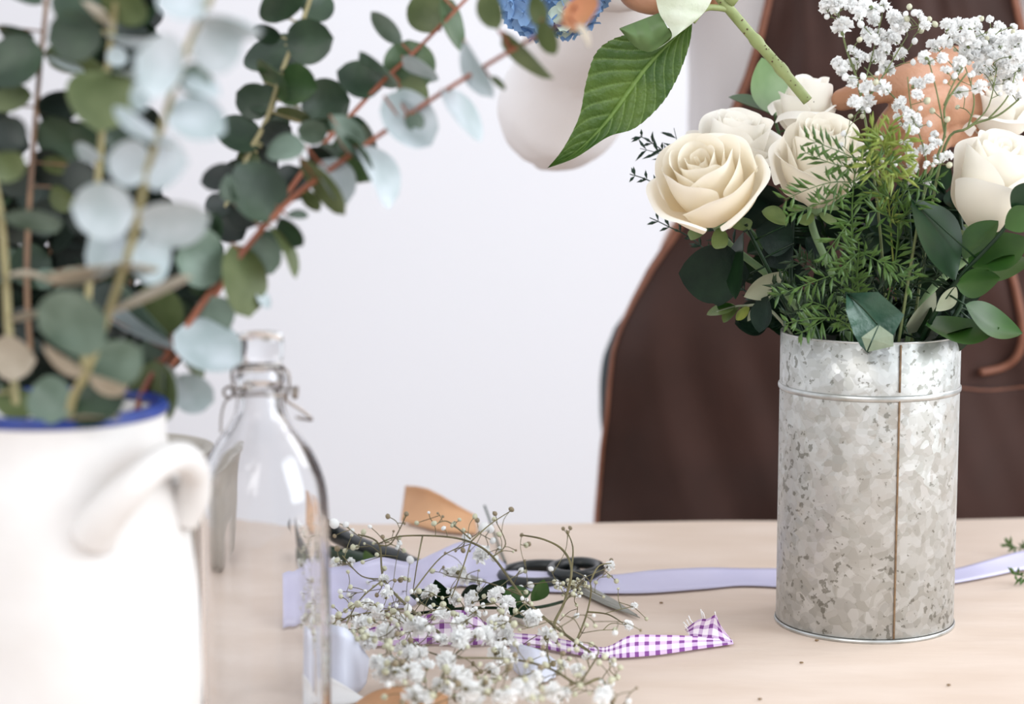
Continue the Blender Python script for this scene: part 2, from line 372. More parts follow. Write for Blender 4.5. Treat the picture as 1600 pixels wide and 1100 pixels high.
b = MB(); b.tube([CC + Vector(((CR + .0004) * math.cos(ang), (CR + .0004) * math.sin(ang), z)) for z in [.004 + .006 * k for k in range(27)] + [.1645]] , .0007, 6)
b.tube([CC + Vector(((CR + .0004) * math.cos(ang), (CR + .0004) * math.sin(ang), z)) for z in (.170, .185, .2015)], .0007, 6)
b.build('seam', M['rust'], can)

# ------------------------------------------------------------------ white ceramic jar
VY = 1.10; k = mpp(VY); VC = Vector((P(88, 650, VY).x, VY, TZ))
def zat(py, Y): return P(400, py, Y).z - TZ
jar = empty('ceramic_jar', VC, 'white handmade ceramic jar with blue rim and looped handle, full of eucalyptus', 'vase')
prof = [(0, .003), (.056, .003), (.060, .008), (.063, .03)] + [(r * k, zat(y, VY)) for r, y in [(214, 1100), (213, 1000), (210, 920), (204, 860), (194, 800), (184, 752), (175, 722), (169, 700), (166, 676), (167, 652), (168, 641)]]
RZ = prof[-1][1]; RR = prof[-1][0]
inner = [(RR - .006, RZ + .0005), (RR - .009, RZ - .01), (.058, .03), (.05, .012), (0, .012)]
b = MB(); b.lathe(catmull([Vector((r, 0, z)) for r, z in prof[3:]], 3) and prof[:3] + [(v.x, v.z) for v in catmull([Vector((r, 0, z)) for r, z in prof[3:]], 3)] + inner, VC, 80,
                  rf=lambda q, z: 1 + .012 * noise.noise(Vector((math.cos(q) * 1.6, math.sin(q) * 1.6, z * 22))))
b.build('body', M['ceramic'], jar)
b = MB(); b.lathe([(RR - .003 + .0044 * math.cos(a), RZ + .0012 + .0034 * math.sin(a)) for a in [2 * PI * j / 10 for j in range(10)]], VC, 80, close=True,
                  rf=lambda q, z: 1 + .012 * noise.noise(Vector((math.cos(q) * 1.6, math.sin(q) * 1.6, z * 22))))
b.build('blue_rim', M['blue_glaze'], jar)
def ringpt(a, R, z): return VC + Vector((R * math.sin(a), -R * math.cos(a), z))
z1 = zat(845, VY - .06)
for s, nm in ((1, 'handle'), (-1, 'handle')):
    hp = [ringpt(s * .46, .061, z1 + .001), ringpt(s * .52, .069, z1 + .012), ringpt(s * .66, .077, z1 + .026), ringpt(s * .86, .0775, z1 + .0355), ringpt(s * 1.12, .0740, z1 + .035), ringpt(s * 1.36, .0715, z1 + .025), ringpt(s * 1.46, .0685, z1 + .012), ringpt(s * 1.5, .061, z1 + .0)]
    if s < 0: hp = [VC + Vector((-(p - VC).x, -(p - VC).y, (p - VC).z)) for p in [ringpt(.46, .066, z1), ringpt(.5, .074, z1 + .012), ringpt(.7, .084, z1 + .030), ringpt(.9, .086, z1 + .038), ringpt(1.12, .0835, z1 + .037), ringpt(1.36, .0775, z1 + .026), ringpt(1.46, .0735, z1 + .012), ringpt(1.5, .066, z1)]]
    hc = catmull(hp, 6); rr = [lerp(.0115, .0078, min(1, i / 16)) + max(0, i - 32) * .0003 for i in range(len(hc))]
    b = MB(); b.tube(hc, rr, 16); b.build(nm, M['ceramic'], jar)

# ------------------------------------------------------------------ glass bottle with a swing stopper
BY = 1.20; k = mpp(BY); BC = Vector((P(408, 700, BY).x, BY, TZ))
bot = empty('swing_top_bottle', BC, 'clear empty glass bottle with a wire swing stopper beside the white jar', 'bottle')
out = [(103, 1150), (104, 1000), (104, 850), (103, 800), (100, 765), (93, 738), (80, 708), (65, 685), (50, 664), (40, 645), (37, 625), (34.5, 605)]
op = [(r * k, zat(y, BY)) for r, y in out]
neckz = op[-1][1]
outer = [(0, .001), (.030, .001), (.0350, .004), (.0368, .010)] + [(v.x, v.z) for v in catmull([Vector((.0368, 0, .016))] + [Vector((r, 0, z)) for r, z in op], 4)]
outer += [(.0136, neckz + .001), (.0146, neckz + .003), (.0146, neckz + .006), (.0134, neckz + .008), (.0128, neckz + .012)]
inn = [(r - .0040, max(z, .008)) for r, z in outer[3:]]
inn[0] = (.028, .010)
fac = lambda q, z: 1 - .022 * (1 - abs(math.cos(4 * q + .3)) ** 1.0) * (1 if z < .14 else max(0, 1 - (z - .14) / .03))
b = MB(); b.lathe(outer + [(.0095, neckz + .0125)] + inn[::-1] + [(0, .009)], BC, 96, rf=fac); b.build('glass_body', M['glass'], bot)
sz = neckz + .0135; st = zat(520, BY)
b = MB(); b.lathe([(0, sz), (.0100, sz), (.0124, sz + .001), (.0129, sz + .004), (.0131, st - .004), (.0127, st - .001), (.0112, st), (.0090, st - .0004), (.0080, st - .002), (0, st - .0025)], BC, 48); b.build('stopper', M['glass'], bot)
b = MB(); b.lathe([(.0085, sz - .0008), (.0112, sz - .0008), (.0112, sz - .0001), (.0085, sz - .0001)], BC, 40, close=True); b.build('gasket', M['gasket'], bot)
wr = .00075
def bp(px, py, dy): return P(px, py, BY + dy)
b = MB()
zc = neckz + .0000
b.tube([BC + Vector((.0150 * math.cos(a), .0150 * math.sin(a), neckz - .0025 + .0006 * math.sin(3 * a))) for a in [2 * PI * j / 32 for j in range(32)]], wr, 8, closed=True)
for s in (-1, 1):
    cx = BC + Vector((s * .0172, 0, neckz - .003))
    b.tube([cx + Vector((s * .0006 * j / 4, .0030 * math.cos(j * .7) , .0030 * math.sin(j * .7))) if s > 0 else cx + Vector((.0030 * math.cos(j * .7), .0006 * j / 4, .0030 * math.sin(j * .7))) for j in range(22)], wr, 8)
b.build('neck_wire', M['wire'], bot)
b = MB()
b.tube(catmull([bp(366, 612, 0), bp(362, 585, 0), bp(368, 572, 0), bp(384, 566, -.006), bp(404, 569, -.0125), bp(424, 566, -.006), bp(438, 572, 0), bp(450, 582, 0), bp(452, 602, 0), bp(447, 622, 0)], 6), wr, 8)
b.build('stopper_wire', M['wire'], bot)
b = MB()
b.tube(catmull([bp(441, 612, 0), bp(448, 626, .004), bp(470, 640, .010), bp(487, 655, .012), bp(476, 655, -.004), bp(464, 652, -.014)], 6), wr * 1.15, 8)
b.build('lever_wire', M['wire'], bot); b = MB(); b.tube(catmull([bp(364, 620, 0), bp(352, 628, .001), bp(346, 650, -.001), bp(345, 676, -.002)], 6), wr * .8, 8)
b.build('side_wire', M['wire'], bot)

# ------------------------------------------------------------------ grey stoneware pot behind them
pc = G(205, 880); pr = 128 * mpp(pc.y); ph = P(205, 700, pc.y).z - TZ
pot = empty('stoneware_pot', pc, 'grey stoneware pot standing behind the white jar and the glass bottle', 'pot')
b = MB(); b.lathe([(0, .001), (pr * .7, .001), (pr * .86, .01), (pr * .97, ph * .5), (pr * .985, ph - .004), (pr, ph), (pr - .004, ph + .001), (pr - .007, ph - .003), (pr * .84, .02), (0, .012)], pc, 64); b.build('body', M['grey_pot'], pot)
b = MB(); b.lathe([(pr * .995 + .0028 * math.cos(a), ph - .001 + .002 * math.sin(a)) for a in [2 * PI * j / 8 for j in range(8)]], pc, 64, close=True); b.build('rim', M['grey_pot'], pot)

# ------------------------------------------------------------------ leaves
def leaf_mesh(b, base, tip, W, N_, roundness=.62, cup=.12, bend=.1, fold=.08, nu=6, nv=9, twist=0, serr=0, peak=.5):
    """W = half-width vector, N_ = normal unit vector"""
    L = tip - base; ln = L.length
    def f(u, v):
        s = 2 * u - 1
        t = v ** (math.log(.5) / math.log(peak))
        wv = max(0, math.sin(PI * t)) ** roundness
        if v > .98 or v < .02: wv = 0
        if serr: wv *= 1 + serr * (((v * 16) % 1) - .5) * (abs(s) > .9)
        tw = twist * (v - .3)
        wd = W * math.cos(tw) + N_ * W.length * math.sin(tw)
        p = base + L * v + wd * (s * wv) + N_ * (cup * ln * s * s * wv + bend * ln * math.sin(PI * v) + fold * ln * (abs(s) - .5) * wv)
        return p
    b.grid(f, nu, nv)
VIEW = lambda p: (p - CAM).normalized()
def px_leaf(parent, base, tip, w, Y, matl, dY=0, sgn=None, name='leaf', rr=.62, aspect=.92, cup=None, bend=None, peak=.5, serr=0, nu=6, nv=9, fold=None, label=None):
    m = mpp(Y); B = P(base[0], base[1], Y); ln = math.hypot(tip[0] - base[0], tip[1] - base[1])
    need = max(0, (w / aspect) ** 2 - ln ** 2) ** .5 * m
    s = sgn if sgn is not None else random.choice((-1, 1))
    T = P(tip[0], tip[1], Y + s * min(need, .03) + dY)
    L = (T - B); V = VIEW(B); side = L.cross(V).normalized(); real = L.length
    c = min(1, w * m / (aspect * real)); s2 = random.choice((-1, 1))
    nrm = L.normalized().cross(side).normalized()
    if nrm.dot(V) > 0: nrm = -nrm
    ph = math.acos(c) * s2
    Wv = side * math.cos(ph) + nrm * math.sin(ph); Nn = L.normalized().cross(Wv).normalized()
    if Nn.dot(V) > 0: Nn = -Nn
    Wv = Wv * (aspect * real / 2 if c < 1 else w * m / 2)
    b = MB(); leaf_mesh(b, B, T, Wv, Nn, rr, rnd(.03, .13) if cup is None else cup, rnd(-.1, .08) if bend is None else bend, rnd(-.02, .08) if fold is None else fold, nu, nv, rnd(-.25, .25), serr, peak)
    return tag(b.build(name, matl, parent, fix=False), label)

random.seed(11)
def branch(pts, r0, r1, matl, label, name='eucalyptus_branch', group=None):
    w3 = [P(x, y, Y) for x, y, Y in pts]
    root = empty(name, w3[0], label, 'eucalyptus' if 'eucal' in name else 'foliage', group)
    c = catmull(w3, 5); b = MB(); b.tube(c, [lerp(r0, r1, i / (len(c) - 1)) for i in range(len(c))], 8); b.build('stem', matl, root)
    return root
def depth_on(pts, x, y):
    best = (1e9, 1.1)
    for i in range(len(pts) - 1):
        ax, ay, aY = pts[i]; bx, by, bY = pts[i + 1]; dx, dy = bx - ax, by - ay
        t = max(0, min(1, ((x - ax) * dx + (y - ay) * dy) / (dx * dx + dy * dy))); d = math.hypot(ax + dx * t - x, ay + dy * t - y)
        if d < best[0]: best = (d, aY + (bY - aY) * t, ax + dx * t, ay + dy * t)
    return best
# leaf: base x,y, tip x,y, width, tone, depth shift (mm)
BR = {}
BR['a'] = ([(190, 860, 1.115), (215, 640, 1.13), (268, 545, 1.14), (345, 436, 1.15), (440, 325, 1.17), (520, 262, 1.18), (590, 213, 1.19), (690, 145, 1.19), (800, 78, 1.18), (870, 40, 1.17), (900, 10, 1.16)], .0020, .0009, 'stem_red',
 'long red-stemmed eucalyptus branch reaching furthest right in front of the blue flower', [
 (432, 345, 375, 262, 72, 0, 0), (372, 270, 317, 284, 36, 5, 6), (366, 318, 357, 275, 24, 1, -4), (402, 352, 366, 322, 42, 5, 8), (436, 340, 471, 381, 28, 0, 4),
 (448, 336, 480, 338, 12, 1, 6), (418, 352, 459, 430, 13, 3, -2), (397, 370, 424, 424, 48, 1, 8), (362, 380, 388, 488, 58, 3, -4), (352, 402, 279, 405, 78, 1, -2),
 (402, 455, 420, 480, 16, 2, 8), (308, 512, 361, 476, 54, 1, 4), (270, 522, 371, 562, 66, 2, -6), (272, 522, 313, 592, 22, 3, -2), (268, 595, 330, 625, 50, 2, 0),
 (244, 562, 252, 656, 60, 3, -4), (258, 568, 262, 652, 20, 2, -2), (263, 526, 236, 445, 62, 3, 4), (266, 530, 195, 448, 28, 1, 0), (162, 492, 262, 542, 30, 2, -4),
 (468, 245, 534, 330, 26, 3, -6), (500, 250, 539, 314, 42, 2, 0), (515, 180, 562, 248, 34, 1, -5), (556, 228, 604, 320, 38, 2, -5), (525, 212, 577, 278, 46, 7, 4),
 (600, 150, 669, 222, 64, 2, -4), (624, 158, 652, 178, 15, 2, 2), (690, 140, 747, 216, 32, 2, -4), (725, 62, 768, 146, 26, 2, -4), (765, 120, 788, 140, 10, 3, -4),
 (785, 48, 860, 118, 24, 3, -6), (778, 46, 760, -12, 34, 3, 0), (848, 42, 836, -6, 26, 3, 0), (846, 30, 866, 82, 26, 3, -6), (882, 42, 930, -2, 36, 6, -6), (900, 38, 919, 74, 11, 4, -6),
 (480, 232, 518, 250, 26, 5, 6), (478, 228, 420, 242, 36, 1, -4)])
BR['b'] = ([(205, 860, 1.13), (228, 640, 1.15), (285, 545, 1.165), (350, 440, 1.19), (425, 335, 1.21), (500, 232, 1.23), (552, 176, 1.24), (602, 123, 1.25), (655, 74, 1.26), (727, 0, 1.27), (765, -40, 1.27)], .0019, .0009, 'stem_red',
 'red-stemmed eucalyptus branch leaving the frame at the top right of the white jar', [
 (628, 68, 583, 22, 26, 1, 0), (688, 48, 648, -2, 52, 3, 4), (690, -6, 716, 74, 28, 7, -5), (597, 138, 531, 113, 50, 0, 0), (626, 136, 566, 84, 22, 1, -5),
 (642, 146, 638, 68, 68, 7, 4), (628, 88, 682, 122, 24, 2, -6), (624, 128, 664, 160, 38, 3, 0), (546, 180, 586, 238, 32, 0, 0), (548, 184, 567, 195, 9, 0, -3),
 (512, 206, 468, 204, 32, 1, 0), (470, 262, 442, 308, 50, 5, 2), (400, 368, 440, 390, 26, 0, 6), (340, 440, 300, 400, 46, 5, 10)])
BR['c'] = ([(150, 860, 1.12), (180, 640, 1.17), (240, 520, 1.20), (310, 400, 1.23), (352, 320, 1.25), (388, 240, 1.26), (416, 188, 1.265), (442, 108, 1.27), (470, 40, 1.28), (492, -25, 1.28)], .0020, .0012, 'stem_tan',
 'green-stemmed eucalyptus branch with round dark leaves in the upper middle', [
 (452, 30, 425, -16, 62, 0, 0), (478, 28, 510, -8, 46, 0, 2), (446, 70, 516, 60, 60, 0, -4), (440, 58, 397, 45, 24, 0, 4), (436, 114, 422, 58, 84, 0, -4),
 (436, 130, 492, 138, 56, 7, 2), (470, 168, 542, 158, 68, 0, -2), (470, 190, 548, 182, 20, 0, 2), (428, 172, 399, 144, 40, 0, 0), (430, 170, 482, 184, 18, 3, -3), (424, 172, 373, 146, 48, 0, 2),
 (425, 174, 442, 208, 32, 0, 4), (408, 230, 343, 196, 46, 0, 0), (410, 226, 452, 200, 42, 5, 2), (402, 238, 374, 262, 32, 3, 4), (412, 128, 440, 120, 60, 7, 6), (340, 330, 372, 300, 34, 5, 5), (388, 246, 432, 262, 40, 5, 6)])
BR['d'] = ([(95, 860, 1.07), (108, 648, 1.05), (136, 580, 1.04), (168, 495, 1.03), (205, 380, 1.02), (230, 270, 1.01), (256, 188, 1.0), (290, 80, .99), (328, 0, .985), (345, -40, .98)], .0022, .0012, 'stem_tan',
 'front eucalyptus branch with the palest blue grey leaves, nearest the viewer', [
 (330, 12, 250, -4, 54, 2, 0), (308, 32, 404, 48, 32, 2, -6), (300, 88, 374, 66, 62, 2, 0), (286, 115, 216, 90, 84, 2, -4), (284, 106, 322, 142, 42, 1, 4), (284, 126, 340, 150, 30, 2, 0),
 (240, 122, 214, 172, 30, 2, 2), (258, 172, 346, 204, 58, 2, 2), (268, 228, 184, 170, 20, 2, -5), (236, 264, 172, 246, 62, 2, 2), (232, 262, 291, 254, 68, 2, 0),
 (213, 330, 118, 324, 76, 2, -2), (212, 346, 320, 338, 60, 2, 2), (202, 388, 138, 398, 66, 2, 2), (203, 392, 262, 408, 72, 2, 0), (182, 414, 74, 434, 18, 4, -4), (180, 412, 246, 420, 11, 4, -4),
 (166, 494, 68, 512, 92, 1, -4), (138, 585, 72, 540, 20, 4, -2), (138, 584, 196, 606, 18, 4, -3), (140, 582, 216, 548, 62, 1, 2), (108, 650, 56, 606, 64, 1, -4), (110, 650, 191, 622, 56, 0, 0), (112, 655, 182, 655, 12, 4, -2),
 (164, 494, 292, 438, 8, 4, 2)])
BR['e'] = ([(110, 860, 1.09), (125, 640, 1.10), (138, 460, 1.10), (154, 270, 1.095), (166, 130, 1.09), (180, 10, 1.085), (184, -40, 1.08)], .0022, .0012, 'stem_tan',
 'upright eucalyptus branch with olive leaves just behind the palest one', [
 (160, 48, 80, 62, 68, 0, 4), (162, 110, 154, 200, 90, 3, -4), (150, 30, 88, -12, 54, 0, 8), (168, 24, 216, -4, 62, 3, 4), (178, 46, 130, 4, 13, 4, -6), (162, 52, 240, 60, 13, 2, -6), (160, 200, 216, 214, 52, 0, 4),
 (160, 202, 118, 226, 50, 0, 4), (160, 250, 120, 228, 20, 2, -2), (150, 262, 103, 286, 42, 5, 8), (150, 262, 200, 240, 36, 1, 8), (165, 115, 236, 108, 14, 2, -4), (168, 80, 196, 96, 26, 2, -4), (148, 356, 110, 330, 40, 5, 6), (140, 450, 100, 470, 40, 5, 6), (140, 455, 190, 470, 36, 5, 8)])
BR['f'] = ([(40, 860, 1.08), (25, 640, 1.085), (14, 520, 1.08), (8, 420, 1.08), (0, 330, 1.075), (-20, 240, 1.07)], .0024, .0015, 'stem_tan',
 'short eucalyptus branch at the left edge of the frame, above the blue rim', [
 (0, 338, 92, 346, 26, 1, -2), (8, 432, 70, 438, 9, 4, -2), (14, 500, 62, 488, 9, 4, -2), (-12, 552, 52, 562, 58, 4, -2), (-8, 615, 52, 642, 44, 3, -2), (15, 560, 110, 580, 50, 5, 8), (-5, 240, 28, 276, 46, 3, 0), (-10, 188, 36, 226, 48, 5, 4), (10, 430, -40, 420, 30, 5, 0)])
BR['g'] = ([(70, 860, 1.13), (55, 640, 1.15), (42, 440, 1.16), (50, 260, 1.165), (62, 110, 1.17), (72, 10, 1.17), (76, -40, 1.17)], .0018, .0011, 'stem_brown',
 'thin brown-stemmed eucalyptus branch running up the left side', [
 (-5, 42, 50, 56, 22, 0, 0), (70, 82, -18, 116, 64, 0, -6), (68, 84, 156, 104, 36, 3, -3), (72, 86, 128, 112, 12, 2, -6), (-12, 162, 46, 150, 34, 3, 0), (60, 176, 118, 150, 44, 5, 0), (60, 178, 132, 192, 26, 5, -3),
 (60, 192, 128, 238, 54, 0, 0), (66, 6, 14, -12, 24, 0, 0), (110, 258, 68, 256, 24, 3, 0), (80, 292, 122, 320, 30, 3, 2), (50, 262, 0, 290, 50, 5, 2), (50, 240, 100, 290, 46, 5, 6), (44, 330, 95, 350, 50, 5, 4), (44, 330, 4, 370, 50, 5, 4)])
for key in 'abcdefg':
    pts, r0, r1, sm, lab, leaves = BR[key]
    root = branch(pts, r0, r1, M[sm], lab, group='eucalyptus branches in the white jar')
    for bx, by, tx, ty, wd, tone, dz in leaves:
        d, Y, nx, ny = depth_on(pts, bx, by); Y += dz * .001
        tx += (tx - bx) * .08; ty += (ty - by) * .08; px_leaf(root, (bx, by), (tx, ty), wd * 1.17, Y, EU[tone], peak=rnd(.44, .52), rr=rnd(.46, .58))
        if d > 3:
            q = MB(); q.tube([P(nx, ny, Y - dz * .001), P(bx, by, Y)], .0007, 5); q.build('petiole', M[sm], root)
random.seed(40)
_c = [o for o in COL.objects if o.get('label', '').startswith('green-stemmed')][0]; _a = [o for o in COL.objects if o.get('label', '').startswith('long red')][0]
for (bx, by, tx, ty, wd, tone, Y, who) in [(385, 250, 345, 300, 44, 5, 1.26, _c), (372, 285, 420, 320, 50, 0, 1.255, _c), (355, 315, 322, 335, 40, 5, 1.25, _c), (352, 320, 395, 300, 44, 5, 1.26, _c), (330, 360, 300, 350, 36, 0, 1.24, _c), (345, 340, 380, 375, 46, 5, 1.24, _c), (400, 215, 445, 245, 44, 0, 1.27, _c), (404, 210, 390, 255, 40, 7, 1.27, _c), (310, 400, 340, 370, 44, 5, 1.23, _c), (300, 415, 262, 400, 44, 5, 1.23, _c), (285, 440, 320, 470, 46, 0, 1.22, _c), (270, 465, 232, 480, 50, 5, 1.22, _c), (250, 500, 300, 520, 40, 5, 1.21, _c),
                                           (440, 325, 410, 290, 50, 0, 1.175, _a), (470, 300, 500, 330, 22, 3, 1.18, _a), (520, 262, 500, 225, 40, 0, 1.185, _a), (330, 455, 300, 430, 40, 0, 1.155, _a), (300, 500, 330, 530, 30, 1, 1.15, _a), (250, 570, 215, 540, 44, 0, 1.145, _a), (235, 600, 270, 630, 30, 5, 1.14, _a), (560, 235, 530, 205, 36, 1, 1.19, _a), (640, 175, 655, 205, 26, 1, 1.19, _a)]:
    px_leaf(who, (bx, by), (tx, ty), wd * 1.1, Y, EU[tone], peak=.48, rr=.52)
# back branches that fill the jar with dark foliage
holes = [(75, 232, 34), (95, 310, 22), (52, 382, 20), (92, 386, 20), (20, 20, 50), (60, 45, 46), (80, 120, 40), (5, 388, 12), (222, 443, 16), (20, 176, 22), (130, 255, 20), (330, 130, 75), (305, 270, 50), (330, 300, 36), (300, 215, 30)]
random.seed(5)
for i, (pts, rng) in enumerate([
    ([(60, 860, 1.14), (20, 620, 1.19), (-10, 430, 1.22), (-30, 250, 1.23), (-30, 100, 1.23)], (0, 1)),
    ([(120, 860, 1.13), (85, 620, 1.20), (85, 470, 1.22), (80, 360, 1.23), (105, 260, 1.23)], (0, 1)),
    ([(150, 860, 1.14), (165, 620, 1.20), (200, 470, 1.22), (215, 330, 1.23), (190, 180, 1.23), (205, 60, 1.23), (215, -30, 1.23)], (0, 1)),
    ([(170, 860, 1.14), (215, 630, 1.18), (260, 500, 1.21), (290, 410, 1.22), (300, 345, 1.23)], (0, 1))]):
    labs = ['dark eucalyptus branch cut by the left edge, behind the blue-rimmed jar opening', 'dark eucalyptus branch low behind the round grey leaf over the blue rim', 'tall dark eucalyptus branch behind the palest blue grey leaves', 'short dark eucalyptus branch leaning right, behind the red stems']
    root = branch(pts, .0022, .0012, M['stem_brown'], labs[i], group='eucalyptus branches in the white jar')
    cp = catmull([Vector((p[0], p[1], p[2] * 1000)) for p in pts], 30); lo = len(cp) // 4
    count = 0; j = lo; tries = 0
    while count < (100 if i < 3 else 60) and tries < 4000:
        tries += 1
        c = random.choice(cp[lo:]); a = rnd(0, 2 * PI); ln = rnd(50, 80); tx, ty = c.x + math.cos(a) * ln, c.y + math.sin(a) * ln * .8
        if any(math.hypot((c.x + tx * 2) / 3 - hx, (c.y + ty * 2) / 3 - hy) < hr + 12 for hx, hy, hr in holes): continue
        if tx > 345 or ty > 645 or (tx > 250 and ty < 330) or (tx > 265 and ty > 520) or (ty > 600 and tx > 225) or tx < -60: continue
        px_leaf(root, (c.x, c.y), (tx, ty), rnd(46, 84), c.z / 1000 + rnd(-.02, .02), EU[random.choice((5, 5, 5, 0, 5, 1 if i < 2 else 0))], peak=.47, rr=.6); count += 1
# ------------------------------------------------------------------ roses
def frame(axis, spin=0):
    z = Vector(axis).normalized(); x = z.orthogonal().normalized(); x = (Vector((1, 0, 0)) - z * z.x).normalized() if abs(z.x) < .95 else x
    y = z.cross(x); return Matrix((x, y, z)).transposed() @ Matrix.Rotation(spin, 3, 'Z')
def petal_fn(th, rm, H, hw, curl, drop, R, seed, lean=0):
    def f(u, v):
        s = 2 * u - 1
        a = th + s * hw * (.30 + .70 * math.sin(min(v * 1.25, 1) * PI / 2))
        up = math.sin(min(v * 1.35, 1) * PI / 2) ** .8
        r = .10 * R + (rm - .10 * R) * up + lean * R * v
        k = max(0, v - .62) / .38; r += curl * R * k * k * (1 - .25 * s * s)
        k2 = max(0, abs(s) - .5) / .5
        z = H * (v - .20 * v * abs(s) ** 3) - drop * H * k * k * .9
        r *= 1 + .035 * s
        n = noise.noise(Vector((s * 1.3 + seed, v * 2.0, seed * 3.1)))
        r += R * (.055 * n * v + .03 * math.sin(s * 7 + seed) * v ** 6 * (rm / R))
        z += R * .05 * noise.noise(Vector((s * 2.2, seed * 1.7, 4))) * v ** 3
        if curl > .1: r += curl * R * .12 * k * k2 * k2
        return Vector((r * math.cos(a), r * math.sin(a), z))
    return f
def rose(px, py, Y, rpx, axis, label, n=24, H=1.15, openness=1.0, matl='rose', spin=0, stem_to=None, seed=0, outer_curl=.34, face=0, outdrop=.5, inner_yellow=.75):
    random.seed(100 + seed)
    c = P(px, py, Y); R = rpx * mpp(Y); root = empty('rose', c, label, 'rose', 'white roses in the metal can')
    fr = frame(axis, spin); hh = H * R
    org = c - fr @ Vector((0, 0, hh * .55))
    core = MB()
    bloom = None
    for i in range(n):
        t = i / (n - 1); th = i * 2.3999 + rnd(-.35, .35)
        rm = R * (.08 + .80 * t ** 1.05); Hh = hh * (.92 + .10 * math.sin(t * PI) - (.16 * t ** 3) * openness)
        hw = lerp(1.9, 1.02, t ** .6); inward = -.18 * (1 - t) if t < .8 else 0
        cu = (.03 + .05 * t) if t < .62 else outer_curl * (t - .55) / .45
        dr = 0 if t < .7 else outdrop * openness * (t - .7) / .3
        b = MB(); fn = petal_fn(th, rm, Hh, hw, cu, dr, R, seed * 7 + i * 1.37, inward * .5)
        iy = inner_yellow
        b.grid(lambda u, v: org + fr @ fn(u, v), 12, 12, col=lambda u, v: max(0, min(1, iy * (1 - t * .55) * (1.15 - v) * 1.0 + .02)))
        if bloom is None: bloom = b.build('blossom', M[matl], root, fix=False, sub=1)
        else:
            o = b.build('petal', M[matl], bloom, fix=False, sub=1)
    # green calyx under the blossom, then the stem
    for k in range(5):
        a = k * 1.2566 + .4; b = MB()
        def sep(u, v):
            s = 2 * u - 1; rr = R * (.12 + .42 * math.sin(v * PI * .62)); return org + fr @ Vector((rr * math.cos(a) - s * .14 * R * math.sin(PI * v ** .7) * math.sin(a), rr * math.sin(a) + s * .14 * R * math.sin(PI * v ** .7) * math.cos(a), R * (-.06 - .10 * v)))
        b.grid(sep, 4, 8); b.build('sepal', M['sepal'], root, fix=False)
    b = MB(); b.ball(org - fr @ Vector((0, 0, .05 * R)), R * .16, 12, 8)
    foot = CC + Vector((rnd(-.02, .02), rnd(-.02, .02), .02)); mid = org.lerp(foot, .25) + Vector((0, 0, .01)); mouth = Vector((lerp(CC.x, org.x, .38), lerp(CC.y, org.y, .38), CC.z + CH - .002))
    b.tube(catmull([org, org - fr @ Vector((0, 0, R * .5)), mouth, foot], 10), .0026, 8); b.build('stem', M['gloss_light'] if seed % 2 else M['gloss'], root)
    return root
rose(1104, 286, 1.475, 96, (-.28, -.60, .72), 'large open cream rose facing the viewer at the left of the bouquet', n=19, H=1.48, spin=.5, seed=1, outer_curl=.15, outdrop=.28, inner_yellow=1.0)
rose(1150, 225, 1.545, 78, (.12, -.30, .95), 'white rose tucked behind the large open cream rose', n=20, H=1.3, seed=2, matl='rose_bud', outer_curl=.28, inner_yellow=.4)
rose(1282, 252, 1.500, 76, (.02, -.48, .88), 'upright cream rose in the middle with the fern tip across it', n=23, H=1.95, seed=3, outer_curl=.20, outdrop=.25, inner_yellow=.5)
rose(1262, 165, 1.590, 58, (.05, -.1, 1), 'half hidden white rose behind the hydrangea stem end', n=16, H=1.7, seed=4, matl='rose_bud', outer_curl=.2, inner_yellow=.45)
rose(1552, 284, 1.490, 78, (.16, -.42, .9), 'tall half closed cream rose at the right edge of the bouquet', n=17, H=2.1, seed=5, outer_curl=.14, outdrop=.12, matl='rose_bud', inner_yellow=.8)
rose(1566, 170, 1.60, 62, (.0, -.4, .9), 'white rose behind the tiny white flowers at the upper right', n=18, H=1.5, seed=6, matl='rose_bud', outer_curl=.25, inner_yellow=.45)

